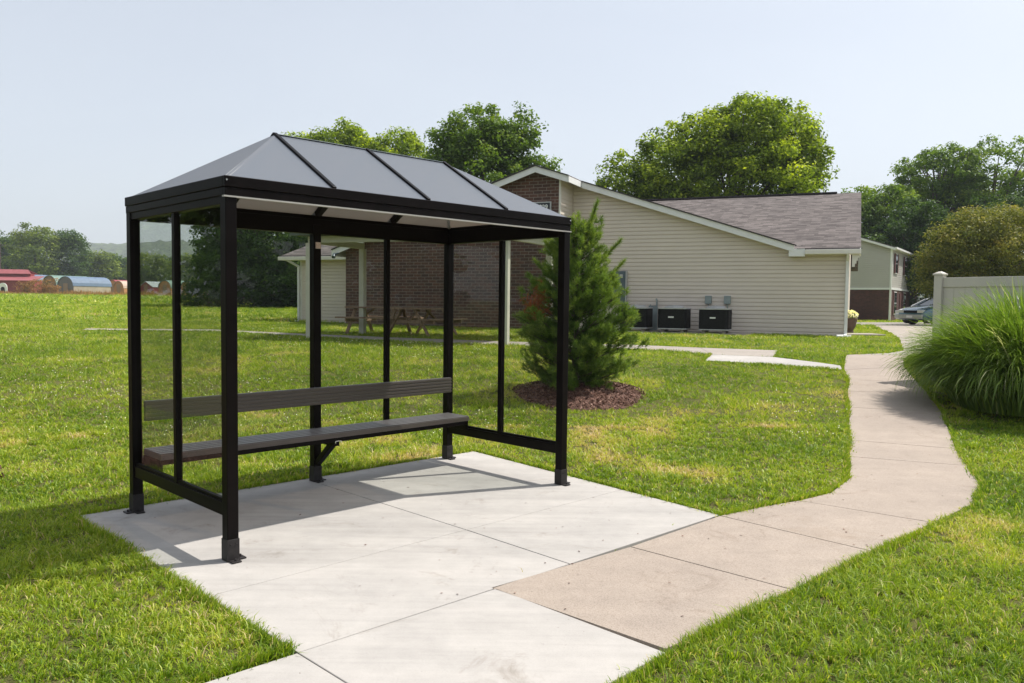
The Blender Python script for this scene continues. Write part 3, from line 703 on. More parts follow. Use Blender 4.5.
# soffits + fascia
sf=MB()
def soff(pts,zf,dz=-.05): sf.prism([(x,y,zf(x,y)+dz) for x,y in pts],(0,0,-.015))
soff([(PKX,-1.62),(-8.32,-1.62),(-8.32,-1.305),(PKX,-1.305)],gzf); soff([(-8.65,-1.45),(-8.32,-1.45),(-8.32,-.36),(-8.65,-.36)],gzf)
soff([(-8.30,-.33),(PKX+HW,-.33),(PKX+HW,-.02),(-8.30,-.02)],gzf); soff([(PKX-HW+.02,-1.62),(PKX,-1.62),(PKX,-1.305),(PKX-HW+.02,-1.305)],gzf)
sf.box(PKX+HW,.30,-.3,-.02,2.455,2.475); sf.box(-20.65,PKX-HW,-.3,-.02,2.455,2.475); sf.build('soffit',M['offwhite'],bld)
fs=MB()
def rake(x0_,x1_,Y):
    za,zb=gz(x0_)-.005,gz(x1_)-.005
    fs.hexa([(x0_,Y-.03,za-.20),(x1_,Y-.03,zb-.20),(x1_,Y,zb-.20),(x0_,Y,za-.20)],[(x0_,Y-.03,za),(x1_,Y-.03,zb),(x1_,Y,zb),(x0_,Y,za)])
rake(PKX,-8.30,-1.625); rake(-8.26,PKX+HW+.05,-.325); rake(PKX-HW-.03,PKX,-1.625)
# boxed side of the projecting gable
za,zb=gz(-8.30)-.005,0
fs.box(-8.298,-8.265,-1.655,-.30,za-.20,za-.012)
fs.box(PKX+HW-.1,PKX+HW+.36,-.345,-.05,2.40,2.632)     # boxed eave return
fs.box(.30,.335,-.36,.6,2.44,2.63); fs.box(PKX-HW-.06,PKX-HW-.0,-1.65,-.3,2.52,2.74)
fs.build('fascia',M['white'],bld,bev=.004)
ed=MB(); 
def redge(x0_,x1_,Y):
    za,zb=gz(x0_)+.034,gz(x1_)+.034
    ed.hexa([(x0_,Y-.045,za-.038),(x1_,Y-.045,zb-.038),(x1_,Y,zb-.038),(x0_,Y,za-.038)],[(x0_,Y-.045,za),(x1_,Y-.045,zb),(x1_,Y,zb),(x0_,Y,za)])
redge(PKX,-8.27,-1.652); redge(-8.25,PKX+HW+.12,-.352); redge(PKX-HW-.05,PKX,-1.652)
ed.box(PKX+HW+.13,.36,-.345,-.302,2.600,2.632); ed.box(-20.73,PKX-HW-.07,-.345,-.302,2.6,2.632); ed.build('shingle_edge',M['tar'],bld)
each('gutter',M['offwhite'],bld,[(PKX+HW+.365,.33,-.43,-.345,2.455,2.595),(-20.75,PKX-HW-.08,-.43,-.345,2.455,2.595)],.012)
ds=MB(); ds.beam((-.02,-.38,2.46),(-.02,-.10,2.28),.075,.06,(1,0,0)); ds.box(-.06,.02,-.13,-.055,.04,2.30); ds.beam((-.02,-.09,.08),(-.02,-.33,-.01),.085,.07,(1,0,0)); ds.build('downspout',M['white'],bld,bev=.006)
ds=MB(); ds.beam((-20.35,-.38,2.47),(-20.0,-.08,2.22),.075,.06,(1,0,0)); ds.box(-20.05,-19.97,-.12,-.045,.04,2.25); ds.beam((-20.01,-.09,.08),(-20.1,-.33,-.0),.085,.07,(1,0,0)); ds.build('downspout',M['white'],bld,bev=.006)
rc=MB(); rc.beam((PKX+1.0,RYG,mz(RYG)+.02),(-.55,RYG,mz(RYG)+.02),.30,.06); rc.build('ridge_cap',M['ridgecap'],bld)
bkz=MB()
for i in range(4): bkz.box(.10,.30-.04*i,-.30,-.26+.0*i,2.44-.09*(i+1),2.44-.09*i)
bkz.build('bracket',M['offwhite'],bld)
# trailing fine details: vent pipe + dryer vent + flood light
fl=MB(); fl.tube([(-17.05,-1.62,2.62),(-17.1,-1.8,2.55)],.03,8); fl.tube([(-17.1,-1.78,2.60),(-17.06,-1.9,2.46)],[.04,.075],10); fl.build('flood_light',M['panel'],bld)
# address sign on the gable
sg=empty('address_sign',(0,0,0),0,'black address sign with white digits on the brick gable','sign')
sx,sy=bw(-9.86,-1.33)
sg.location=(sx,sy,.66+3.93); sg.rotation_euler=(0,0,BR_)
MB().box(-.86,.86,-.03,0,-.24,.24).build('sign_board',plain('black_sign_face',(.012,.014,.022),.5),sg)
fm=MB(); fm.box(-.90,.90,-.037,-.0,.24,.275); fm.box(-.90,.90,-.037,0,-.275,-.24); fm.box(-.90,-.86,-.037,0,-.24,.24); fm.box(.86,.90,-.037,0,-.24,.24); fm.build('sign_frame',M['lgrey'],sg)
cu=bpy.data.curves.new('sign_digits','FONT'); cu.body='4229'; cu.size=.20; cu.extrude=.004; cu.offset=.004; cu.align_x='RIGHT'; cu.align_y='CENTER'
tmp=bpy.data.objects.new('tmp_digits',cu); COL.objects.link(tmp); bpy.context.view_layer.update()
dg=bpy.context.evaluated_depsgraph_get(); me=bpy.data.meshes.new_from_object(tmp.evaluated_get(dg)); bpy.data.objects.remove(tmp)
me.materials.clear(); me.materials.append(M['white']); to=bpy.data.objects.new('sign_digits',me); COL.objects.link(to); to.parent=sg; to.location=(.79,-.036,.10); to.rotation_euler=(PI/2,0,0)

# splash block
sp=MB(); px_,py_=bw(-.05,-.55); sp.box(-.13,.13,-.22,.18,-.03,.02); sp.box(-.13,-.10,-.22,.18,.02,.05); sp.box(.10,.13,-.22,.18,.02,.05)
o=sp.build('splash_block',M['white'],bev=.01); o.location=(px_,py_,T(px_,py_)); o.rotation_euler=(0,0,BR_-.5); tag(o,'low white splash block under the downspout at the building corner','splash block')

# ------------------------------------------------------------------ porch
def P3(x,y,z): return (x,y,z)
por=empty('porch_canopy',(-2.1,20.4,.6),0,'cream timber porch canopy on slim posts before the brick wall','canopy')
def loc(p): return (p[0]+2.1,p[1]-20.4,p[2]-.6)
PA,PB,PC,PD=(-5.12,20.3),(-4.2,22.5),(-.155,18.25),(.93,20.45)
for p_ in (PA,PB,PC,PD):
    q=MB(); x,y,_=loc((*p_,0)); z0=T(*p_)-.62
    c_,s_=math.cos(-.39),math.sin(-.39)
    w_=.075
    def cr(hw,z): return [(x+c_*i*hw-s_*j*hw,y+s_*i*hw+c_*j*hw,z) for i,j in ((-1,-1),(1,-1),(1,1),(-1,1))]
    q.hexa(cr(w_,z0-.05),cr(w_,2.42)); q.build('post',M['postw'],por,bev=.006)
bm_=MB()
for p_,q_ in ((PA,PB),(PC,PD),(PA,PC)): bm_.beam(loc((*p_,3.10)),loc((*q_,3.10)),.12,.16)
bm_.build('beam',M['postw'],por)
ex=Vector((PC[0]-PA[0],PC[1]-PA[1],0)).normalized(); ey=Vector((PB[0]-PA[0],PB[1]-PA[1],0)).normalized()
A_=Vector((*PA,0))-ex*.35-ey*.35; Bq=Vector((*PC,0))+ex*.35-ey*.35; Cq=Vector((*PD,0))+ex*.35+ey*2.2; Dq=Vector((*PB,0))-ex*.35+ey*1.4
rp=MB(); rp.prism([loc((v_.x,v_.y,z_)) for v_,z_ in ((A_,3.19),(Bq,3.19),(Cq,3.34),(Dq,3.34))],(0,0,.10)); rp.build('canopy_roof',[M['soff']],por)

# picnic tables
def picnic(loc_,rz,label):
    t=empty('picnic_table',loc_,rz,label,'picnic table','picnic tables under the porch')
    m_=MB()
    for i in range(5): m_.box(-.9,.9,-.36+i*.147,-.36+i*.147+.135,.70,.738)
    m_.build('tabletop',M['wood'],t)
    for s_ in (-1,1):
        m_=MB()
        for i in range(2): m_.box(-.9,.9,s_*.72-.14+i*.145,s_*.72-.14+i*.145+.135,.42,.458)
        m_.build('seat',M['wood'],t)
    for s_ in (-.62,.62):
        m_=MB(); m_.beam((s_,-.70,0),(s_,-.22,.70),.04,.09,(1,0,0)); m_.beam((s_,.70,0),(s_,.22,.70),.04,.09,(1,0,0)); m_.box(s_+.022,s_+.06,-.84,.84,.33,.42); m_.build('leg',M['wood'],t)
        m_=MB(); m_.beam((s_,0,.40),(s_*.25,0,.69),.04,.08,(0,1,0)); m_.build('brace',M['wood'],t)
picnic((-3.75,22.6,T(-3.75,22.6)),R(-20),'weathered wooden picnic table seen side on, nearer the left porch post')
picnic((-2.45,21.9,T(-2.45,21.9)),R(58),'weathered wooden picnic table turned end on, right of the other table')

# ------------------------------------------------------------------ services on the wall
def bat(X,Y,z=None):
    x,y=bw(X,Y); return (x,y,T(x,y) if z is None else .66+z)
sl_=MB(); sl_.prism([(*q,T(*q)-.1) for q in ACPAD],(0,0,.12)); o=sl_.build('pavement',M['conc2']); tag(o,kind='structure')
def acunit(X,label):
    t=empty('air_conditioner',bat(X,-.95),BR_,label,'air conditioner','air conditioners along the siding wall')
    w_=.44; b=MB(); z0,z1=.14,.73
    r=.10; ol=[]
    for cx,cy,a0 in ((w_-r,w_-r,0),(-w_+r,w_-r,90),(-w_+r,-w_+r,180),(w_-r,-w_+r,270)):
        for k_ in range(5): an=R(a0+22.5*k_); ol.append((cx+r*math.cos(an),cy+r*math.sin(an)))
    b.prism([(x,y,z0) for x,y in ol],(0,0,z1-z0)); body=b.build('body',M['dgrey'],t)
    g_=MB(); 
    for i in range(17):
        z=z0+.03+i*.032
        g_.prism([(x*1.012,y*1.012,z) for x,y in ol],(0,0,.008))
    g_.build('grille',M['grl'],body)
    cp=MB(); cp.prism([(x*1.03,y*1.03,z1) for x,y in ol],(0,0,.035)); cp.build('top_cap',M['lgrey'],t,bev=.006)
    cp=MB(); cp.prism([(x*1.03,y*1.03,z0-.035) for x,y in ol],(0,0,.033)); cp.build('base_pan',M['lgrey'],t,bev=.006)
    fn=MB(); fn.lathe([(.30,.766),(.30,.80),(.27,.815),(.05,.83),(.0,.83)],n=20)
    for k_ in range(3): an=k_*2.1+.5; fn.tube([(0,0,.84),(.30*math.cos(an),.30*math.sin(an),.82)],.012,6)
    fn.build('fan_guard',M['lgrey'],t)
    MB().box(-.10,.07,-w_*1.03-.004,-w_*1.012-.002,.46,.505).build('badge',M['white'],t)
    lg=MB()
    for x in (-.3,.3):
        for y in (-.3,.3): MB().box(x-.05,x+.05,y-.05,y+.05,-.06,.105).build('foot',M['conc2'],t)
acunit(-3.70,'black air conditioner, rightmost of three by the siding wall')
acunit(-4.96,'black air conditioner standing between the two others by the wall')
acunit(-6.17,'black air conditioner partly hidden behind the young pine')
mp_=empty('meter_panel',bat(-6.96,-.10,1.44),BR_,'tall slate blue electrical meter panel on the siding','meter panel')
q=MB(); q.box(-.55,.22,-.06,.06,-.55,.55); q.build('cabinet',M['panel'],mp_,bev=.01)
q=MB(); q.box(.205,.235,-.075,.06,-.56,.56); q.build('door_edge',M['lgrey'],mp_)
q=MB()
for (x,z,w_,h_) in ((.06,.38,.10,.12),(-.2,.3,.12,.12),(.0,.10,.16,.07),(.08,-.2,.05,.06),(-.1,.22,.05,.04)): MB().box(x-w_/2,x+w_/2,-.085,-.062,z-h_/2,z+h_/2).build('label_plate',M['lgrey'],mp_)
for X,lb_ in ((-4.07,'small grey disconnect box on the siding, left of the pair'),(-3.48,'small grey disconnect box on the siding, right of the pair')):
    t=empty('disconnect_box',bat(X,-.08,1.06),BR_,lb_,'electrical box','disconnect boxes above the right air conditioner')
    MB().box(-.10,.10,-.05,.06,-.12,.14).build('cabinet',M['galv'],t,bev=.008); MB().tube([(.0,0,-.12),(.02,-.03,-.35),(.06,-.1,-.45)],.016,6).build('conduit',M['galv'],t)
t=empty('utility_riser',bat(-5.84,-.12,.0),BR_,'grey green vertical utility riser between two air conditioners','utility riser')
MB().box(-.13,.11,-.05,.08,.0,.86).build('channel',M['galv'],t,bev=.01); MB().tube([(.13,0,0),(.13,0,1.02),(.10,.06,1.08)],.028,8).build('conduit',M['galv'],t); MB().tube([(-.06,-.07,0),(-.06,-.07,.9)],.02,6).build('conduit',M['galv'],t)

# flower urn
ux,uy=10.75,25.6
ur=empty('flower_pot',(ux,uy,T(ux,uy)+.03),0,'brown pot of cream flowers at the building corner','flower pot')
MB().lathe([(0,0),(.14,0),(.15,.04),(.13,.07),(.20,.22),(.24,.42),(.26,.44),(.25,.47),(.20,.47),(.18,.42),(0,.42)],n=18).build('pot',plain('brown_pot',(.12,.075,.055),.7,0,.2,8),ur,smooth=False)

# ------------------------------------------------------------------ vegetation helpers
def unit(n): 
    v=RNG.normal(size=(n,3)); return v/np.linalg.norm(v,axis=1)[:,None]
def leaves_mesh(name,C,Nrm,size,tint,mat,parent,asp=.6):
    n=len(C); a=unit(n); t=np.cross(Nrm,a); t/=np.linalg.norm(t,axis=1)[:,None]+1e-9; b=np.cross(Nrm,t)
    s=size[:,None]; V=np.stack([C-t*s,C-b*s*asp,C+t*s,C+b*s*asp],1)+ (Nrm*s*.0)[:,None,:]
    V=V.reshape(-1,3); col=np.repeat(tint,4)[:,None]*np.ones((1,3))
    lp=np.arange(4*n); return npmesh(name,V,lp,np.full(n,4),mat,parent,col)
def tree(x,y,lobes,trunk_h,mat,label,leaf=.16,clumps=220,per=95,group=None,name='tree',cr=(.42,.85),tw=.28,cat='tree',base=None,airy=0,tintb=.35,limbs=True,sparse=1.0):
    """lobes: list of (dx,dy,z,rx,ry,rz) relative to the trunk foot"""
    z0=T(x,y)-.05 if base is None else base
    t=empty(name,(x,y,z0),0,label,cat,group)
    vol=np.array([l[3]*l[4]*l[5] for l in lobes])**.67; pr=vol/vol.sum()
    cen=[];nr=[];ends=[]
    Cs=[];Ns=[];Sz=[];Tn=[]
    for li,l in enumerate(lobes):
        nc=max(3,int(clumps*1.7*pr[li])); d=unit(nc); rad=RNG.uniform(.45+.15*(1-airy),1.0,nc)**.7
        wob=1+.16*np.sin(d[:,0]*4+li)+.12*np.sin(d[:,2]*6+d[:,1]*5+li*2)
        c=np.array(l[:3])+d*np.array(l[3:])*(rad*wob)[:,None]
        for k_ in range(nc):
            ends.append(c[k_])
            r=RNG.uniform(*cr)*(1 if rad[k_]<.85 else .8); m_=int(per*RNG.uniform(.6,1.3)*sparse)
            dd=unit(m_); rr=r*RNG.uniform(.25,1.28,m_)**.75
            off=dd*rr[:,None]*np.array([1.15,1.15,.72])
            p=c[k_]+off; Cs.append(p)
            nn=dd*.55+unit(m_)*.6+np.array([0,0,.45]); nn/=np.linalg.norm(nn,axis=1)[:,None]; Ns.append(nn)
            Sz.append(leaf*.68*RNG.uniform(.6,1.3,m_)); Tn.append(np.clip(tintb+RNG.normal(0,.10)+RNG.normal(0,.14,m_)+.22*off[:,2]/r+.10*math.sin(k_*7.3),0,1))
    # scattered outline sprigs
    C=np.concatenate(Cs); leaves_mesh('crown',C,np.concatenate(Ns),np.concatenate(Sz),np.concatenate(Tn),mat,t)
    tb=MB(); top=max(l[2]+.3*l[5] for l in lobes); lz=min(l[2]-l[5] for l in lobes)
    pts=[(0,0,0),(tw*.15,0,trunk_h*.5),(-tw*.1,tw*.1,trunk_h),(0,0,top)]
    tb.tube([(0,0,-.3),(0,0,.15)]+[Vector(p) for p in pts[1:]],[tw*1.35,tw*1.05,tw*.85,tw*.7,tw*.12],9)
    if limbs:
        idx=RNG.permutation(len(ends))[:26+int(airy*40)]
        for i in idx:
            e_=Vector(ends[i]); s0=RNG.uniform(.75,1.0)*trunk_h+RNG.uniform(0,.45)*(max(0,e_.z-trunk_h))
            s0=min(s0,e_.z-.1) if e_.z>trunk_h*.6 else e_.z*.8; p0=Vector((0,0,max(.4,s0)))
            mid=p0.lerp(e_,.5)+Vector((RNG.normal(0,.2),RNG.normal(0,.2),.12*(e_-p0).length))
            tb.tube([p0,mid,e_],[tw*.38,tw*.2,tw*.05],5,cap=False)
    tb.build('trunk',M['bark'],t,smooth=True)
    return t
def pxx(px,y): return (px-512)/802*y

# trees behind the buildings ------------------------------------------------
x=pxx(258,56); tree(x,56,[(0,0,6.0,4.0,3.6,4.6),(-1.2,-.5,2.6,3.2,3,2.6),(1.5,.3,3.2,3.5,3,3.0),(.3,0,8.2,2.0,2.2,1.7)],2.0,M['leafd'],'dense dark green tree left of the low building, lowest of the wooded edge',.17,300,95,'wooded edge left of the building')
x=pxx(326,61); tree(x,61,[(0,0,6.5,4.2,4,5.0),(.5,0,10.4,3.6,3.2,2.9),(-2.2,0,11.6,2.0,1.9,1.5)],3,M['leafy'],'tall yellow green tree rising over the left of the shelter roof',.18,300,95,'wooded edge left of the building')
x=pxx(382,60); tree(x,60,[(0,0,7.0,3.6,3.6,4.6),(1.0,0,10.9,2.6,2.6,2.2),(-2.4,0,11.3,2.2,2,2.0)],3,M['leafy'],'yellow green tree behind the middle of the shelter roof',.18,240,95,'wooded edge left of the building')
x=pxx(226,60); tree(x,60,[(0,0,3.4,2.3,2.6,3.0),(1.2,.3,5.4,1.8,2,2.2)],1.0,M['leafd'],'dark green small tree at the left edge of the woods',.17,130,90,'wooded edge left of the building')
x=pxx(208,54); tree(x,54,[(0,0,.9,1.3,1.4,1.2),(-1.1,0,.6,.8,.9,.8)],.4,M['leafd'],'low dark bush at the foot of the wooded edge',.13,50,80,None,'bush',(.35,.6),.08,'bush')
x=pxx(292,52); tree(x,54,[(0,0,2.6,2.2,1.8,2.9),(-1.8,0,1.6,1.8,1.5,1.8)],1.0,M['leafd'],'dark green shrubby tree beside the building downspout',.15,120,90,'wooded edge left of the building')
x=pxx(481,47); tree(x,47,[(-.2,0,7.8,3.0,3.0,3.4),(-.6,0,10.2,2.2,2.2,1.7),(1.6,0,9.0,1.4,1.6,2.1),(2.4,0,10.8,.6,.8,1.2),(3.4,0,8.0,1.0,1.2,1.5),(4.4,.2,6.8,1.0,1,.9),(-2.6,0,8.6,1.0,1.2,1.2)],4,M['leaf'],'mid green tree above the brick gable between two taller trees',.15,330,85)
x=pxx(730,48); tree(x,48,[(.2,0,8.2,4.5,4.3,4.0),(.9,0,10.9,3.0,3.2,2.2),(3.4,0,9.6,2.2,2.3,2.8),(-3.6,0,8.2,2.6,2.6,3.0),(-6.3,0,7.6,1.6,1.7,2.3),(-1.8,0,10.9,1.8,1.8,1.7),(-7.1,0,6.6,1.0,1,1.1)],4,M['leafy'],'big spreading yellow green tree behind the shingle roof',.16,700,88,tw=.36)
x=pxx(868,72); tree(x,72,[(0,0,7.0,4.2,3.8,4.8),(-1.5,0,9.6,2.4,2.4,2.0),(2.2,0,8.5,2.8,2.6,2.8)],3,M['leaf'],'dense mid green tree just right of the shingle roof',.19,260,95,'trees beyond the parking lot')
x=pxx(905,66); tree(x,66,[(0,0,5.0,3.6,3.0,4.6),(2.4,0,5.4,3.2,3,3.6)],2,M['leafd'],'dark tree mass behind the two storey house roof',.19,230,95,'trees beyond the parking lot')
x=pxx(934,75); tree(x,75,[(-.2,0,13.2,3.4,3.2,2.8),(-2.9,0,11.6,1.6,1.8,1.6),(1.6,0,11.6,2.4,2.4,2.4),(.3,0,8.6,1.8,2,1.6)],8,M['leaf'],'tall airy tree with forked trunk showing below its crown',.19,200,70,'trees beyond the parking lot',airy=.8,tw=.4)
x=pxx(988,74); tree(x,74,[(0,0,13.0,3.6,3.2,3.6),(-2.2,0,11.4,2.2,2,2.4),(2.6,0,11.0,2.6,2.4,2.8),(.5,0,8.5,3.2,2.6,2.2)],7,M['leaf'],'tall loose crowned tree at the right edge of the view',.19,230,62,'trees beyond the parking lot',airy=.8,tw=.4,tintb=.45)
x=pxx(1010,62); tree(x,62,[(0,0,5.6,4.0,3.6,4.2),(-2.6,0,6.4,2.4,2.2,2.6)],2.5,M['leafd'],'dark green tree behind the olive tree at far right',.18,220,85,'trees beyond the parking lot')
x=pxx(992,40); tree(x,40,[(0,0,3.7,3.0,2.7,2.2),(-2.2,0,3.4,1.5,1.8,1.5),(1.8,0,3.6,2.4,2.2,2.0),(-1.0,0,4.6,1.6,1.6,1.1),(-2.9,.2,2.4,.8,1.0,.8)],1.6,M['leafo'],'low rounded olive bronze tree behind the vinyl fence',.085,330,150,None,'tree',(.35,.65),.16)
# unseen trees added outside the frame to give the panels something to reflect
for x_,y_,h_,k_,lb_ in ((27,-1,8.5,'leafd','unseen tree added right of the walk for panel reflections, nearest the fence'),(31,-9,10,'leaf','tall unseen tree added right of the walk for panel reflections'),(25,-17,9,'leafd','dark unseen tree added far right of the walk, mirrored in the back panels'),(36,4,10,'leaf','unseen tree added behind the fence for panel reflections'),(-30,13,9,'leafd','dark unseen tree added left of the lawn for panel reflections'),(-35,21,10,'leaf','tall unseen tree added left of the lawn for panel reflections'),(-28,5,8,'leafd','dark unseen tree added far left of the shelter, mirrored in its end panels')):
    tree(x_,y_,[(0,0,h_*.55,3.4,3.4,h_*.38),(1.2,.5,h_*.75,2.2,2.2,h_*.2),(0,0,h_*.25,3.0,3.0,h_*.22)],2.0,M[k_],lb_,.30,110,55,'unseen trees added for panel reflections',limbs=False)
# far left tree line
far=[(6,200,14.5,4.6,0),(-38,205,15,6,0),(36,188,16.0,5.6,1),(68,192,15.2,4.6,0),(99,200,10.6,4.2,1),(116,215,10.4,4.4,0),(150,190,9.6,4.6,1),(176,205,9.8,4.6,0),(192,180,8.8,4.2,1),(212,190,9,4.2,0),(-85,200,14,6,0),(20,215,14.8,5,0)]
fl_=['far green tree behind the red barn at the left frame edge','far tree outside the left edge','tallest far tree above the blue roofed sheds','far tall tree with a leaning crown right of the tallest one','far rounded tree above the blue shed roof','far low tree just left of the shelter post','far tree seen through the left glass panel','far tree directly behind the shelter mullion','far tree seen through the second glass panel','far low tree at the edge of the dark woods','far tree left of the frame','far green tree between the barn tree and the tallest tree']
for (px_,d,h_,r_,k_),lb_ in zip(far,fl_):
    x=pxx(px_,d); tree(x,d,[(0,0,h_*.56,r_,r_*.8,h_*.40),(-r_*.35,0,h_*.78,r_*.55,r_*.5,h_*.2),(r_*.4,0,h_*.68,r_*.55,r_*.5,h_*.24),(0,0,h_*.25,r_*.9,r_*.7,h_*.22)],2.5,M['leaff'] if k_ else M['leafd'],lb_,.42,130,55,'tree line behind the sheds',cr=(1.1,1.9),tw=.45,limbs=False,tintb=.45)

# young pine --------------------------------------------------------------
def needles_mesh(name,P,Dr,cnt,ln,wd,tint,mat,parent,spread=.75):
    n=len(P)*cnt; B=np.repeat(P,cnt,0); D=np.repeat(Dr,cnt,0)
    u=unit(n); d=D*1.0+u*spread; d/=np.linalg.norm(d,axis=1)[:,None]
    B=B+D*RNG.uniform(-.05,.05,n)[:,None]
    s=np.cross(d,unit(n)); s/=np.linalg.norm(s,axis=1)[:,None]+1e-9
    l=(ln*RNG.uniform(.7,1.2,n))[:,None]
    V=np.stack([B-s*wd,B+s*wd,B+d*l],1).reshape(-1,3)
    t=np.repeat(np.clip(np.repeat(tint,cnt)+RNG.normal(0,.08,n),0,1),3)[:,None]*np.ones((1,3))
    return npmesh(name,V,np.arange(3*n),np.full(n,3),mat,parent,t)
def pine(x,y,h):
    z0=T(x,y)+.06; t=empty('young_pine',(x,y,z0),0,'young bushy pine with long needles in a round mulch bed','pine tree')
    tb=MB(); tb.tube([(0,0,-.15),(0,0,.4),(.02,0,h*.6),(0,0,h*.93)],[.06,.05,.03,.008],8)
    P=[];Dd=[];Tn=[]
    nb=470
    for i in range(nb):
        fz=RNG.uniform(0,1)**1.2; z=.06+fz*(h-.40); 
        prof=np.interp(z/h,[0,.08,.2,.33,.50,.68,.84,1],[.58,.78,.88,.84,.66,.46,.30,.10])
        an=RNG.uniform(0,2*PI); rr=prof*RNG.uniform(.62,1.08)*(1+.12*math.sin(3*an+z*3))
        up=.35+.75*fz
        e_=np.array([math.cos(an)*rr,math.sin(an)*rr,z+rr*up*.45-.08*(1-fz)]); s0=np.array([0,0,max(.08,z-rr*.25)])
        if i%3==0: tb.tube([s0,(s0+e_)/2+np.array([0,0,-.03]),e_],[.014,.009,.004],5,cap=False)
        k_=max(3,int(rr/.075))
        for j in range(k_):
            q_=.25+.75*(j+1)/k_; c=s0+(e_-s0)*q_; d=(e_-s0)/np.linalg.norm(e_-s0)
            for _ in range(1 if j<k_-1 else 3):
                dd=d+unit(1)[0]*.7+np.array([0,0,.55]); dd/=np.linalg.norm(dd); off=unit(1)[0]*.055*(1 if j<k_-1 else .7)
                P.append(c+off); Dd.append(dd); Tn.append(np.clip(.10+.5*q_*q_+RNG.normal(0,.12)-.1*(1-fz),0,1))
    # leaders at the top: long upright shoots
    for (an,l,zb,sp) in [(.3,.62,h-.72,.22),(2.4,.52,h-.80,.30),(4.2,.50,h-.9,.34),(5.6,.66,h-.66,.30),(1.3,.44,h-.60,.06),(3.4,.42,h-1.0,.42),(6.1,.5,h-1.05,.55),(0.1,.5,h-1.35,.62),(2.9,.45,h-1.3,.55)]:
        b_=np.array([math.cos(an)*sp*.35,math.sin(an)*sp*.35,zb]); e_=b_+np.array([math.cos(an)*sp*.8,math.sin(an)*sp*.8,l])
        tb.tube([(0,0,zb-.2),b_,e_],[.012,.010,.004],5,cap=False)
        for j in range(26):
            q_=j/25; P.append(b_+(e_-b_)*q_); d=(e_-b_)/np.linalg.norm(e_-b_); Dd.append(d+unit(1)[0]*.15); Tn.append(.65+RNG.normal(0,.1))
    P=np.array(P);Dd=np.array(Dd);Tn=np.array(Tn)
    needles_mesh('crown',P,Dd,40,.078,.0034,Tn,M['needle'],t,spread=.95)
    # one dead rust-coloured branch low on the left
    c=np.array([-.62,-.42,1.28]); Q=c+RNG.normal(0,1,(70,3))*np.array([.10,.10,.14]); D2=unit(70)
    dbr=needles_mesh('dead_branch',Q,D2,22,.085,.0026,np.full(70,.5),M['rust'],t); dbr['label']='rust red dead branch low on the left side'
    tb.tube([(0,0,.8),tuple(c*.6+np.array([0,0,.35])),tuple(c)],[.012,.008,.004],5)
    tb.build('trunk',M['bark'],t,smooth=True)
pine(.96,12.1,2.78)
# mulch mound
def mulch(name,poly,hgt,label):
    P=np.array(poly); c=P.mean(0); n=len(P); mb=MB(); rings=9
    for r in range(rings+1):
        q=r/rings
        for i in range(n):
            x,y=c+(P[i]-c)*q; zz=T(x,y)+.02+hgt*(1-q**2.2)+ (RNG.normal(0,.010) if q<.98 else -.04); mb.v.append((x,y,zz))
    for r in range(rings):
        for i in range(n):
            a_=r*n+i; b_=r*n+(i+1)%n; mb.f.append((a_,b_,b_+n,a_+n)); mb.m.append(0)
    o=mb.build(name,M['mulch']); tag(o,label,'mulch',kind='stuff')
    # chips
    m_=5200; an=RNG.uniform(0,2*PI,m_); rr=np.sqrt(RNG.random(m_)); k_=((an/(2*PI))*n).astype(int)%n; fr_=(an/(2*PI))*n-k_
    E=P[k_]*(1-fr_[:,None])+P[(k_+1)%n]*fr_[:,None]; XY=c+(E-c)*(rr*1.04)[:,None]
    Z=Tv(XY[:,0],XY[:,1])+.03+hgt*(1-np.clip(rr,0,1)**2.2)
    C=np.column_stack([XY,Z]); nn=unit(m_)*.8+np.array([0,0,.8]); nn/=np.linalg.norm(nn,axis=1)[:,None]
    o=leaves_mesh('mulch_chips',C,nn,RNG.uniform(.012,.032,m_),RNG.random(m_),M['chip'],None,.35); tag(o,label.replace('bed','bed surface chips'),'mulch',kind='stuff')
M['chip']=leaf_mat('bark_chips',[(0,(.045,.022,.016)),(.5,(.14,.07,.05)),(1,(.30,.18,.13))],.0)
mulch('mulch_bed',MULCH,.13,'brown bark mulch bed around the young pine')
mulch('mulch_bed',MULCH2,.10,'brown bark mulch bed left of the shelter, mirrored in its glass')
t=empty('flowering_shrub',(-6.4,8.2,T(-6.4,8.2)),0,'orange flowering shrub left of the shelter, mirrored in its glass','shrub')
Cq_=np.array([0,0,.65])+unit(2600)*np.array([.6,.6,.6])*(RNG.random(2600)**.4)[:,None]
leaves_mesh('foliage',Cq_,unit(2600),RNG.uniform(.02,.05,2600),RNG.random(2600),M['weed'],t)
MB().tube([(0,0,-.05),(0,0,.6)],[.03,.01],6).build('stem',M['bark'],t)
# flowers in the pot
Cq_=np.array([0,0,.56])+unit(260)*np.array([.25,.25,.15]); leaves_mesh('flowers',Cq_,unit(260),RNG.uniform(.025,.045,260),.5+.5*RNG.random(260),M['petal'],ur,.9)
Cq_=np.array([0,0,.50])+unit(260)*np.array([.23,.23,.14]); leaves_mesh('foliage',Cq_,unit(260),RNG.uniform(.03,.05,260),RNG.random(260)*.5,M['leaf'],ur)

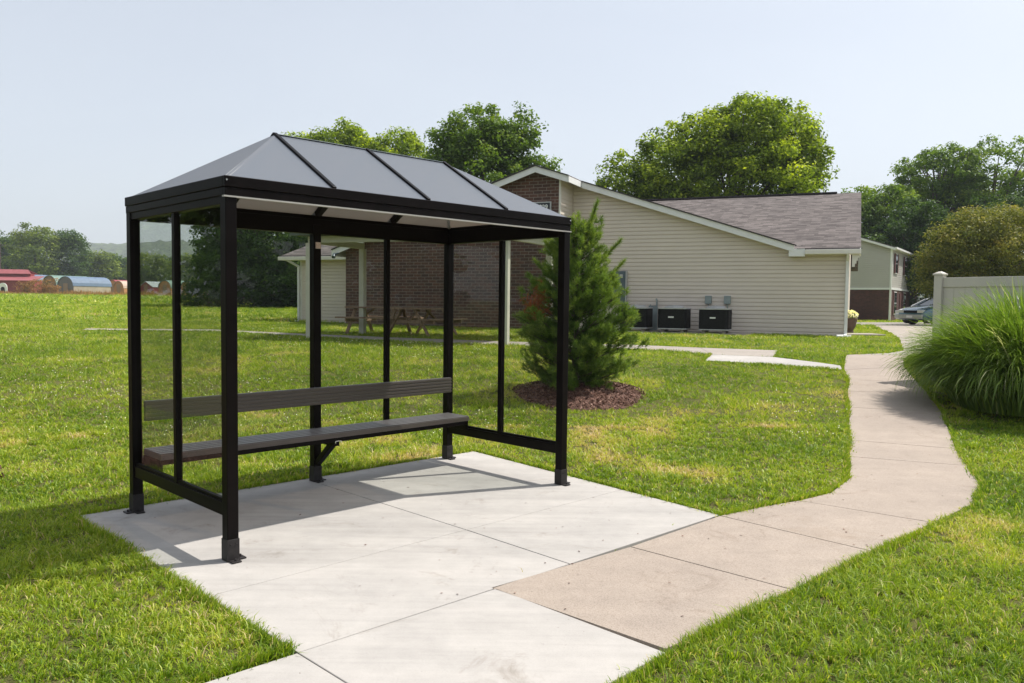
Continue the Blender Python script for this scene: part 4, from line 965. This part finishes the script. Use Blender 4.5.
# ornamental grass clump ----------------------------------------------------
def ornamental(x,y,rad,h,n,label):
    z0=T(x,y)-.02; t=empty('ornamental_grass',(x,y,z0),0,label,'ornamental grass')
    an=RNG.uniform(0,2*PI,n); q=RNG.random(n)**.6; br=q*rad*.60
    bx,by=np.cos(an)*br,np.sin(an)*br
    fd_=((x+bx-7.2)*1.15+(y+by-13.55)*.72)/1.357   # keep clear of the fence
    kp=fd_<-.16; an,q,br,bx,by=an[kp],q[kp],br[kp],bx[kp],by[kp]; n=len(an)
    out=an+RNG.normal(0,.5,n)
    ln=h*RNG.uniform(.72,1.22,n); reach=rad*(.12+.75*q**1.2)*RNG.uniform(.4,1.25,n)
    droop=np.clip(RNG.normal(.25,.22,n)+.45*q,0,1.15)
    K=9; w0=RNG.uniform(.0065,.0135,n)
    sx,sy=-np.sin(out+RNG.normal(0,.4,n)),np.cos(out+RNG.normal(0,.4,n))
    th0=.03+.40*q*RNG.uniform(.3,1.2,n); th1=th0+np.clip(RNG.normal(.80,.55,n)+1.6*q**1.5,.05,2.8)
    ln=h*RNG.uniform(.66,1.12,n)*(1.06-.30*q**1.5)
    rows=[]; rr=np.zeros(n); zz=np.zeros(n)
    for k_ in range(K+1):
        s_=k_/K
        if k_: 
            th=th0+(th1-th0)*((k_-.5)/K)**1.9; rr=rr+np.sin(th)*ln/K; zz=zz+np.cos(th)*ln/K
        w_=w0*(1-.92*s_**2.5)
        cx,cy=bx+np.cos(out)*rr,by+np.sin(out)*rr
        rows.append(np.stack([cx-sx*w_,cy-sy*w_,np.maximum(zz,.02)],1)); rows.append(np.stack([cx+sx*w_,cy+sy*w_,np.maximum(zz,.02)+.002],1))
    V=np.stack(rows,1).reshape(-1,3); base=(np.arange(n)*(2*(K+1)))[:,None]
    lp=np.concatenate([base+np.array([2*k_,2*k_+1,2*k_+3,2*k_+2]) for k_ in range(K)],1)
    tint=np.clip(.62*RNG.random(n)+(RNG.random(n)<.13)*.5,0,1); col=np.repeat(tint,2*(K+1))[:,None]*np.ones((1,3))
    npmesh('blades',V,lp.ravel(),np.full(n*K,4),M['misc'],t,col)
ornamental(7.36,11.3,1.60,1.68,17000,'huge arching bright green ornamental grass clump beside the path')

# vinyl fence -----------------------------------------------------------------
fe=empty('vinyl_fence',(7.2,13.55,T(7.2,13.55)),math.atan2(-1.15,.72),'grey white vinyl privacy fence with capped post behind the tall grass','fence')
for i in range(3):
    X=i*2.3
    ps=MB(); ps.box(X-.068,X+.068,-.068,.068,-.3,1.76); po=ps.build('post',M['fence'],fe,bev=.006)
    cp=MB(); cp.box(X-.085,X+.085,-.085,.085,1.76,1.79); cp.hexa([(X-.075,-.075,1.79),(X+.075,-.075,1.79),(X+.075,.075,1.79),(X-.075,.075,1.79)],[(X-.02,-.02,1.825),(X+.02,-.02,1.825),(X+.02,.02,1.825),(X-.02,.02,1.825)]); cp.build('post_cap',M['fence'],po,bev=.004)
    if i<2:
        pn=MB(); k_=12; wd=(2.3-.136)/k_
        for j in range(k_): pn.box(X+.068+j*wd+.003,X+.068+(j+1)*wd-.003,-.011,.011,.12,1.58)
        pn.box(X+.068,X+2.232,-.006,.006,.1,1.58); pn.build('fence_panel',M['fence'],fe)
        MB().box(X+.068,X+2.232,-.028,.028,1.56,1.72).build('rail',M['fence'],fe,bev=.005); MB().box(X+.068,X+2.232,-.028,.028,.06,.18).build('rail',M['fence'],fe,bev=.005)

# two storey houses ------------------------------------------------------------
def house(x,y,rz,label,depth,width=9.0,n=3):
    z0=T(x,y)-.02 if y<75 else .46
    t=empty('two_storey_house',(x,y,z0),rz,label,'house','two storey houses past the parking lot')
    ZB,ZE2=2.28,5.30
    pk=-width/2; sl=.34
    def gt_(X): return ZE2+sl*(width/2-abs(X-pk))
    core=MB(); core.add([(-width,0.02,ZB),(0,.02,ZB),(0,.02,ZE2),(pk,.02,gt_(pk)),(-width,.02,ZE2)],[(0,1,2,3,4)])
    core.add([(0,0.02,ZB),(0,depth,ZB),(0,depth,ZE2),(0,.02,ZE2)],[(0,1,2,3)]); core.add([(-width,0.02,0),(-width,depth,0),(-width,depth,ZE2),(-width,.02,ZE2)],[(3,2,1,0)])
    core.add([(-width,depth,0),(0,depth,0),(0,depth,ZE2),(pk,depth,gt_(pk)),(-width,depth,ZE2)],[(4,3,2,1,0)]); core.build('wall',M['siding2'],t)
    siding('s',-width,-.02,lambda X:gt_(X)-.05,.0,t,None,.15,z0=ZB+.12).build('siding',M['siding2'],t)
    sd=MB(); z=ZB+.12
    while z<ZE2-.02:
        z1=min(z+.15,ZE2); sd.add([(.02,.02,z),(.02,depth,z),(.004,depth,z1),(.004,.02,z1)],[(0,1,2,3)]); sd.add([(.02,.02,z),(.02,depth,z),(.0,depth,z),(.0,.02,z)],[(0,3,2,1)]); z=z1
    sd.build('siding',M['siding2'],t)
    b=MB(); b.add([(-width,-.05,-.3),(.05,-.05,-.3),(.05,-.05,ZB),(-width,-.05,ZB)],[(0,1,2,3)]); b.build('brick_wall',M['brick2'],t,uv=((1,0,0),(0,0,1)))
    b=MB(); b.add([(.05,-.05,-.3),(.05,depth,-.3),(.05,depth,ZB),(.05,-.05,ZB)],[(0,1,2,3)]); b.build('brick_wall',M['brick2'],t,uv=((0,1,0),(0,0,1)))
    tr=MB(); tr.box(-width,.09,-.09,.0,ZB,ZB+.14); tr.box(.0,.09,.0,depth,ZB,ZB+.14); tr.box(-.04,.08,-.06,.06,-.2,ZE2); tr.build('trim_band',M['white'],t)
    rf=MB(); ov=.3
    for s_ in (-1,1):
        xe=pk+s_*(width/2+ov); ze_=ZE2-sl*ov+.06; zp_=gt_(pk)+.06
        rf.prism([(pk,-.3,zp_),(xe,-.3,ze_),(xe,depth+.3,ze_),(pk,depth+.3,zp_)],(0,0,.06))
    rf.build('roof',M['shingle'],t,uv=((0,1,0),(1,0,0)))
    fs=MB()
    for s_ in (-1,1):
        xe=pk+s_*(width/2+ov); za,zb=gt_(pk)+.05,ZE2-sl*ov+.05
        fs.hexa([(pk,-.33,za-.16),(xe,-.33,zb-.16),(xe,-.3,zb-.16),(pk,-.3,za-.16)],[(pk,-.33,za),(xe,-.33,zb),(xe,-.3,zb),(pk,-.3,za)])
    fs.box(ov-.02,ov+.10,-.33,depth+.3,ZE2-.13,ZE2+.0); fs.box(.0,ov-.02,-.3,depth+.3,ZE2-.14,ZE2-.12); fs.build('fascia',M['white'],t)
    for i in range(n):
        Y=2.0+i*4.6
        for (z_,h_,w_,off) in ((3.55,1.35,.85,0),(.55,1.55,1.1,0)):
            wf=MB(); wf.box(.05,.09,Y-w_/2-.06,Y+w_/2+.06,z_-.06,z_+h_+.06); w1=wf.build('window',M['white'],t)
            pn=MB(); pn.box(.085,.10,Y-w_/2,Y+w_/2,z_,z_+h_/2-.02); pn.box(.085,.10,Y-w_/2,Y+w_/2,z_+h_/2+.02,z_+h_); pn.build('pane',M['glassdark'],w1)
            for s_ in (-1,1):
                MB().box(.055,.10,Y+s_*(w_/2+.09+.17)-.17,Y+s_*(w_/2+.09+.17)+.17,z_-.04,z_+h_+.04).build('shutter',M['maroon'],t)
    dr=MB(); dr.box(.055,.10,4.1,5.0,0,2.05); d_=dr.build('door',M['maroon'],t); MB().tube([(.10,4.2,1.0),(.14,4.2,1.0)],.03,8).build('handle',M['chrome'],d_)
house(27.1,57.7,R(-33.5),'two storey house with grey siding over dark red brick, its gable end facing',14.2)
hx=27.1+.55*14.6-.83*1.4; hy=57.7+.83*14.6+.55*1.4
house(hx,hy,R(-33.5),'two storey house set back beyond the first, mostly behind the olive tree',12)

# cars ---------------------------------------------------------------------------
def car(x,y,rz,paint,label,rear=False):
    t=empty('parked_car',(x,y,T(x,y)+.03),rz,label,'car','cars in the parking lot')
    L_=2.25; wy=.86
    prof=[(-L_,.35),(-L_-.02,.62),(-L_+.12,.88),(-L_+.75,.97),(-.95,1.0),(.9,1.0),(1.35,.95),(2.0,.82),(L_,.66),(L_+.03,.38),(L_-.05,.24),(-L_+.1,.24)]
    b=MB(); k_=len(prof)
    rows=[(-1.0,.94),(-.80,1.0),(.80,1.0),(1.0,.94)]
    vs=[]
    for s_,q in rows:
        for (px_,pz_) in prof: vs.append((px_*(.985 if abs(s_)==1 else 1),s_*wy,.24+(pz_-.24)*q))
    fs=[]
    for r_ in range(3):
        for i in range(k_): fs.append((r_*k_+i,r_*k_+(i+1)%k_,(r_+1)*k_+(i+1)%k_,(r_+1)*k_+i))
    fs.append(tuple(range(k_-1,-1,-1))); fs.append(tuple(range(3*k_,4*k_)))
    b.add(vs,fs); body=b.build('body',paint,t,bev=.05,smooth=True,seg=3)
    ch_=[(-1.75,.98),(-1.05,1.38),(-.3,1.44),(.35,1.40),(1.15,.98)]
    g=MB(); q=MB()
    lo=[(x_,s_*wy*.93,z_) for s_ in (-1,) for x_,z_ in ch_]
    A1=[(x_,-wy*(.92 if z_<1.1 else .70),z_) for x_,z_ in ch_]; A2=[(x_,wy*(.92 if z_<1.1 else .70),z_) for x_,z_ in ch_]
    n_=5; g.add(A1+A2,[tuple(range(n_)),tuple(range(2*n_-1,n_-1,-1))]+[(i,i+n_,i+1+n_,i+1) for i in range(n_-1)]); g.build('windows',M['glassdark'],t)
    rf=MB(); rf.hexa([(-1.08,-.62,1.385),(.38,-.62,1.405),(.38,.62,1.405),(-1.08,.62,1.385)],[(-.95,-.52,1.47),(.22,-.52,1.47),(.22,.52,1.47),(-.95,.52,1.47)])
    for s_ in (-1,1):
        rf.beam((.36,s_*.615,1.41),(1.17,s_*.80,.98),.06,.05); rf.beam((-1.06,s_*.615,1.39),(-1.77,s_*.80,.98),.07,.05); rf.beam((-.25,s_*.63,1.43),(-.25,s_*.80,.98),.07,.04)
    rf.build('roof',paint,t,bev=.02)
    for sx_ in (-1.38,1.42):
        for s_ in (-1,1):
            w_=MB(); w_.tube([(sx_,s_*(wy-.20),.31),(sx_,s_*(wy+.01),.31)],.31,18); wh=w_.build('wheel',M['rubber'],t)
            r_=MB(); r_.tube([(sx_,s_*(wy-.02),.31),(sx_,s_*(wy+.022),.31)],.19,14); r_.build('rim',M['chrome'],wh)
    for s_ in (-1,1):
        MB().box(L_-.16,L_+.035,s_*.62-.17,s_*.62+.17,.60,.74).build('headlight',M['lamp'],t,bev=.02)
        MB().box(-L_-.035,-L_+.1,s_*.64-.16,s_*.64+.16,.66,.82).build('tail_light',plain('red_lens',(.35,.02,.02),.2),t,bev=.02)
    MB().box(L_-.06,L_+.045,-.42,.42,.60,.72).build('grille',M['dgrey'],t,bev=.01)
    MB().box(L_-.12,L_+.07,-.80,.80,.30,.52).build('bumper',plain('silver_bumper',(.42,.42,.41),.35,.3),t,bev=.04)
    MB().box(L_+.068,L_+.08,-.2,.2,.36,.47).build('number_plate',M['white'],t)
    for s_ in (-1,1): MB().box(.75,.93,s_*.88-.09,s_*.88+.09,.98,1.09).build('mirror',paint,t,bev=.02)
blue=plain('teal_blue_car_paint',(.085,.16,.20),.22,.3,.05,2,0,.6,.6)
whi=plain('white_car_paint',(.72,.72,.70),.25,0,.04,2,0,.5,.6)
car(22.0,40.6,R(196),blue,'teal blue sedan parked beside the path behind the tall grass')
car(24.5,46.2,R(196),whi,'white car parked behind the blue sedan')

# far sheds, barn, pole -----------------------------------------------------------
def colm(n,c,r=.6): return plain(n,c,r,0,.15,1.2)
def shed(px,d,w_,l_,h_,rz,roofc,wallc,label,kind='arch',facec=None):
    x=pxx(px,d); t=empty('shed',(x,d,T(x,d)-.05),rz,label,'shed','row of sheds across the field')
    hw=w_/2; zs=h_*.62
    if kind=='arch': arc=[(-hw*1.04*math.cos(a_),zs*.78+(h_-zs*.78)*math.sin(a_)) for a_ in np.linspace(0,PI,11)]
    else: arc=[(-hw*1.08,zs*.95),(0,h_),(hw*1.08,zs*.95)]
    b=MB(); pr=[(-hw,0)]+[(x_*.97,z_-.04) for x_,z_ in arc]+[(hw,0)]
    b.prism([(0.05,x_,z_) for x_,z_ in pr],(l_-.1,0,0)); b.build('wall',wallc,t)
    fcm=MB(); fcm.prism([(-.03,x_,z_) for x_,z_ in pr],(.07,0,0)); fcm.build('front_wall',facec or wallc,t)
    r_=MB()
    for i in range(len(arc)-1):
        (a0,z0_),(a1,z1_)=arc[i],arc[i+1]
        r_.hexa([(-.15,a0,z0_),(-.15,a1,z1_),(l_+.15,a1,z1_),(l_+.15,a0,z0_)],[(-.15,a0,z0_+.07),(-.15,a1,z1_+.07),(l_+.15,a1,z1_+.07),(l_+.15,a0,z0_+.07)])
    r_.build('roof',roofc,t)
    dm=MB(); dm.box(-.07,-.03,-.5,.5,0.05,1.95); dm.build('door',plain('shed_door',tuple(min(1,v*1.2) for v in (.25,.17,.11)),.7),t)
tin_b=colm('blue_metal_roof',(.10,.15,.22),.6); tin_g=colm('green_metal_roof',(.13,.21,.17),.6); tin_r=colm('red_metal_roof',(.28,.04,.05),.6)
tin_gr=colm('grey_metal_roof',(.30,.33,.33),.5); wood_o=colm('orange_wood_wall',(.42,.20,.08)); wood_b=colm('brown_wood_wall',(.16,.09,.05)); wood_g=colm('grey_wood_wall',(.14,.13,.12)); tan=colm('tan_wall',(.36,.30,.23)); redw=colm('red_wall',(.22,.03,.035)); tin_p=colm('pale_red_metal_roof',(.28,.075,.08),.6)
shed(50,141,3.6,7,3.3,R(66),tin_g,wood_o,'brown arch fronted shed with green metal roof',facec=wood_b)
shed(66,137,3.6,7.6,3.1,R(68),tin_b,tan,'long tan shed with blue metal roof and grey arched front',facec=wood_g)
shed(113,150,3.2,3,2.7,R(62),tin_r,wood_o,'orange wooden shed with red metal roof left of the shelter post')
shed(119,146,2.6,3.2,2.5,R(66),colm('tan_metal_roof',(.45,.33,.25)),wood_o,'small orange wooden shed with tan roof beside the post')
shed(146,150,3.6,6.5,2.5,R(64),tin_gr,redw,'low red shed with grey roof seen through the glass','gable')
shed(165,146,3.2,4,2.7,R(64),tin_g,wood_o,'orange arched shed seen through the first glass panel')
shed(187,146,3.0,4,2.6,R(66),tin_g,wood_o,'orange arched shed beside the dark bush')
shed(34,156,4,6,3.6,R(66),tin_b,whi,'white walled shed with pale blue roof behind the barn','gable')
# red barn with raised centre roof
bx=pxx(10,146); ba=empty('red_barn',(bx,146,T(bx,146)-.05),R(6),'red barn with pale red raised metal roof at the left edge','barn')
b=MB(); b.box(-9,-4.0,0,7,0,2.5); b.build('shaded_bay',colm('shaded_red_wall',(.14,.02,.03)),ba)  # flush left wall in darker red, shade put into its colour
b=MB(); b.box(-4,4.2,0,7,0,2.5); b.build('wall',redw,ba)
b=MB(); b.prism([(-9.2,-.5,2.35),(4.5,-.5,2.35),(4.5,3.4,3.25),(-9.2,3.4,3.25)],(0,0,.08)); b.build('roof',tin_p,ba)
b=MB(); b.box(-9,2.2,3.0,4.6,3.0,3.75); b.build('clerestory_wall',redw,ba)
b=MB(); b.prism([(-9.3,2.5,3.65),(2.6,2.5,3.65),(1.4,3.8,4.45),(-9.3,3.8,4.45)],(0,0,.08)); b.prism([(-9.3,5.1,3.65),(2.6,5.1,3.65),(1.4,3.8,4.45),(-9.3,3.8,4.45)],(0,0,.078)); b.build('upper_roof',tin_p,ba)
b=MB(); b.box(-4.12,-3.95,-.06,.02,0,2.35); b.build('post',M['white'],ba)
# white arched emblem board by the barn
ax=pxx(3,141); ab=empty('arched_board',(ax,141,T(ax,141)-.02),0,'white arched board with a dark arched opening at the left frame edge','board')
q=MB(); pts=[(-.75,0)]+[(-.75*math.cos(a_),1.15+.75*math.sin(a_)) for a_ in np.linspace(0,PI,12)]+[(.75,0)]
q.prism([(x_,0,z_) for x_,z_ in pts],(0,.12,0)); q.build('board',M['white'],ab)
q=MB(); pts=[(-.36,.0)]+[(-.36*math.cos(a_),.85+.36*math.sin(a_)) for a_ in np.linspace(0,PI,10)]+[(.36,.0)]; q.prism([(x_,-.02,z_) for x_,z_ in pts],(0,.018,0)); q.build('opening',M['dgrey'],ab)
# utility pole and wires
ux=pxx(1,150); up=empty('utility_pole',(ux,150,T(ux,150)),0,'thin wooden utility pole behind the barn at the left edge','utility pole')
MB().tube([(0,0,-.5),(0,0,9.6)],[.16,.11],8).build('pole',M['bark'],up); MB().box(-1,1,-.06,.06,8.9,9.02).build('crossarm',M['bark'],up)
x2=pxx(240,172); up2=empty('utility_pole',(x2,172,T(x2,172)),0,'wooden utility pole hidden by the dark woods','utility pole')
MB().tube([(0,0,-.5),(0,0,9.6)],[.16,.11],8).build('pole',M['bark'],up2); MB().box(-1,1,-.06,.06,8.9,9.02).build('crossarm',M['bark'],up2)
for i,(dx,dz) in enumerate(((-.8,9.05),(.8,9.05),(0,7.6),(0,6.3))):
    A_=Vector((ux+dx,150,T(ux,150)+dz)); B_=Vector((x2+dx,172,T(x2,172)+dz)); ps=[]
    for k_ in range(17):
        s_=k_/16; p_=A_.lerp(B_,s_); p_.z-=1.6*4*s_*(1-s_); ps.append(p_)
    o=MB().tube(ps,.012,5).build('overhead_wire',M['panel']); tag(o,('uppermost near','uppermost far','middle','lowest')[i]+' overhead wire crossing the far tree line','wire','overhead wires')
# tall weeds along the sheds and an orange shrub
def weeds():
    n=9000; x=RNG.uniform(-95,-48,n); y=RNG.uniform(126,137,n); k_=vnoise(x+200,y,.25,77); h_=(.25+1.0*np.clip(k_-.3,0,1))*RNG.uniform(.5,1.3,n); z=Tv(x,y)-.03
    an=RNG.uniform(0,2*PI,n); w_=.07; l=RNG.normal(0,.15,n)
    V=np.stack([np.stack([x-np.cos(an)*w_,y-np.sin(an)*w_,z],1),np.stack([x+np.cos(an)*w_,y+np.sin(an)*w_,z],1),np.stack([x+l,y+l,z+h_],1)],1).reshape(-1,3)
    o=npmesh('tall_weeds',V,np.arange(3*n),np.full(n,3),M['weed'],col=np.repeat(RNG.random(n)*.8,3)[:,None]*np.ones((1,3))); tag(o,'reddish dry weeds along the far edge of the field','weeds',kind='stuff')
weeds()
# crumbs, seeds and dry leaf bits along the walk
def litter():
    n=170; i=RNG.integers(0,11,n); t=RNG.random(n); A=np.array(MPL)[i]; B=np.array(MPR)[i]; A2=np.array(MPL)[i+1]; B2=np.array(MPR)[i+1]
    e_=np.where(RNG.random(n)<.5,RNG.beta(1,6,n),1-RNG.beta(1,6,n))[:,None]; A=A+(A2-A)*t[:,None]; B=B+(B2-B)*t[:,None]; XY=A+(B-A)*e_
    m_=60; U=RNG.uniform(-.3,3.2,m_); Vv=RNG.uniform(-1.4,1.6,m_); XY=np.concatenate([XY,np.array([sh(u,v) for u,v in zip(U,Vv)])])
    n=len(XY); C=np.column_stack([XY,Tv(XY[:,0],XY[:,1])+.0145]); nn=unit(n)*.25+np.array([0,0,1.]); nn/=np.linalg.norm(nn,axis=1)[:,None]
    o=leaves_mesh('leaf_litter',C,nn,RNG.uniform(.004,.013,n),RNG.random(n),M['chip'],None,.5); tag(o,'tiny brown crumbs and leaf bits scattered on the paving','litter',kind='stuff')
litter()
x=pxx(38,132); tree(x,132,[(0,0,1.3,2.6,1.2,1.2),(2.0,0,1.3,1.6,1.2,1.2),(-2.4,0,.9,1.6,1,.8)],.5,M['weed'],'straggly orange shrub in front of the barn',.16,50,45,None,'shrub',(.5,.8),.08,'shrub',limbs=False)
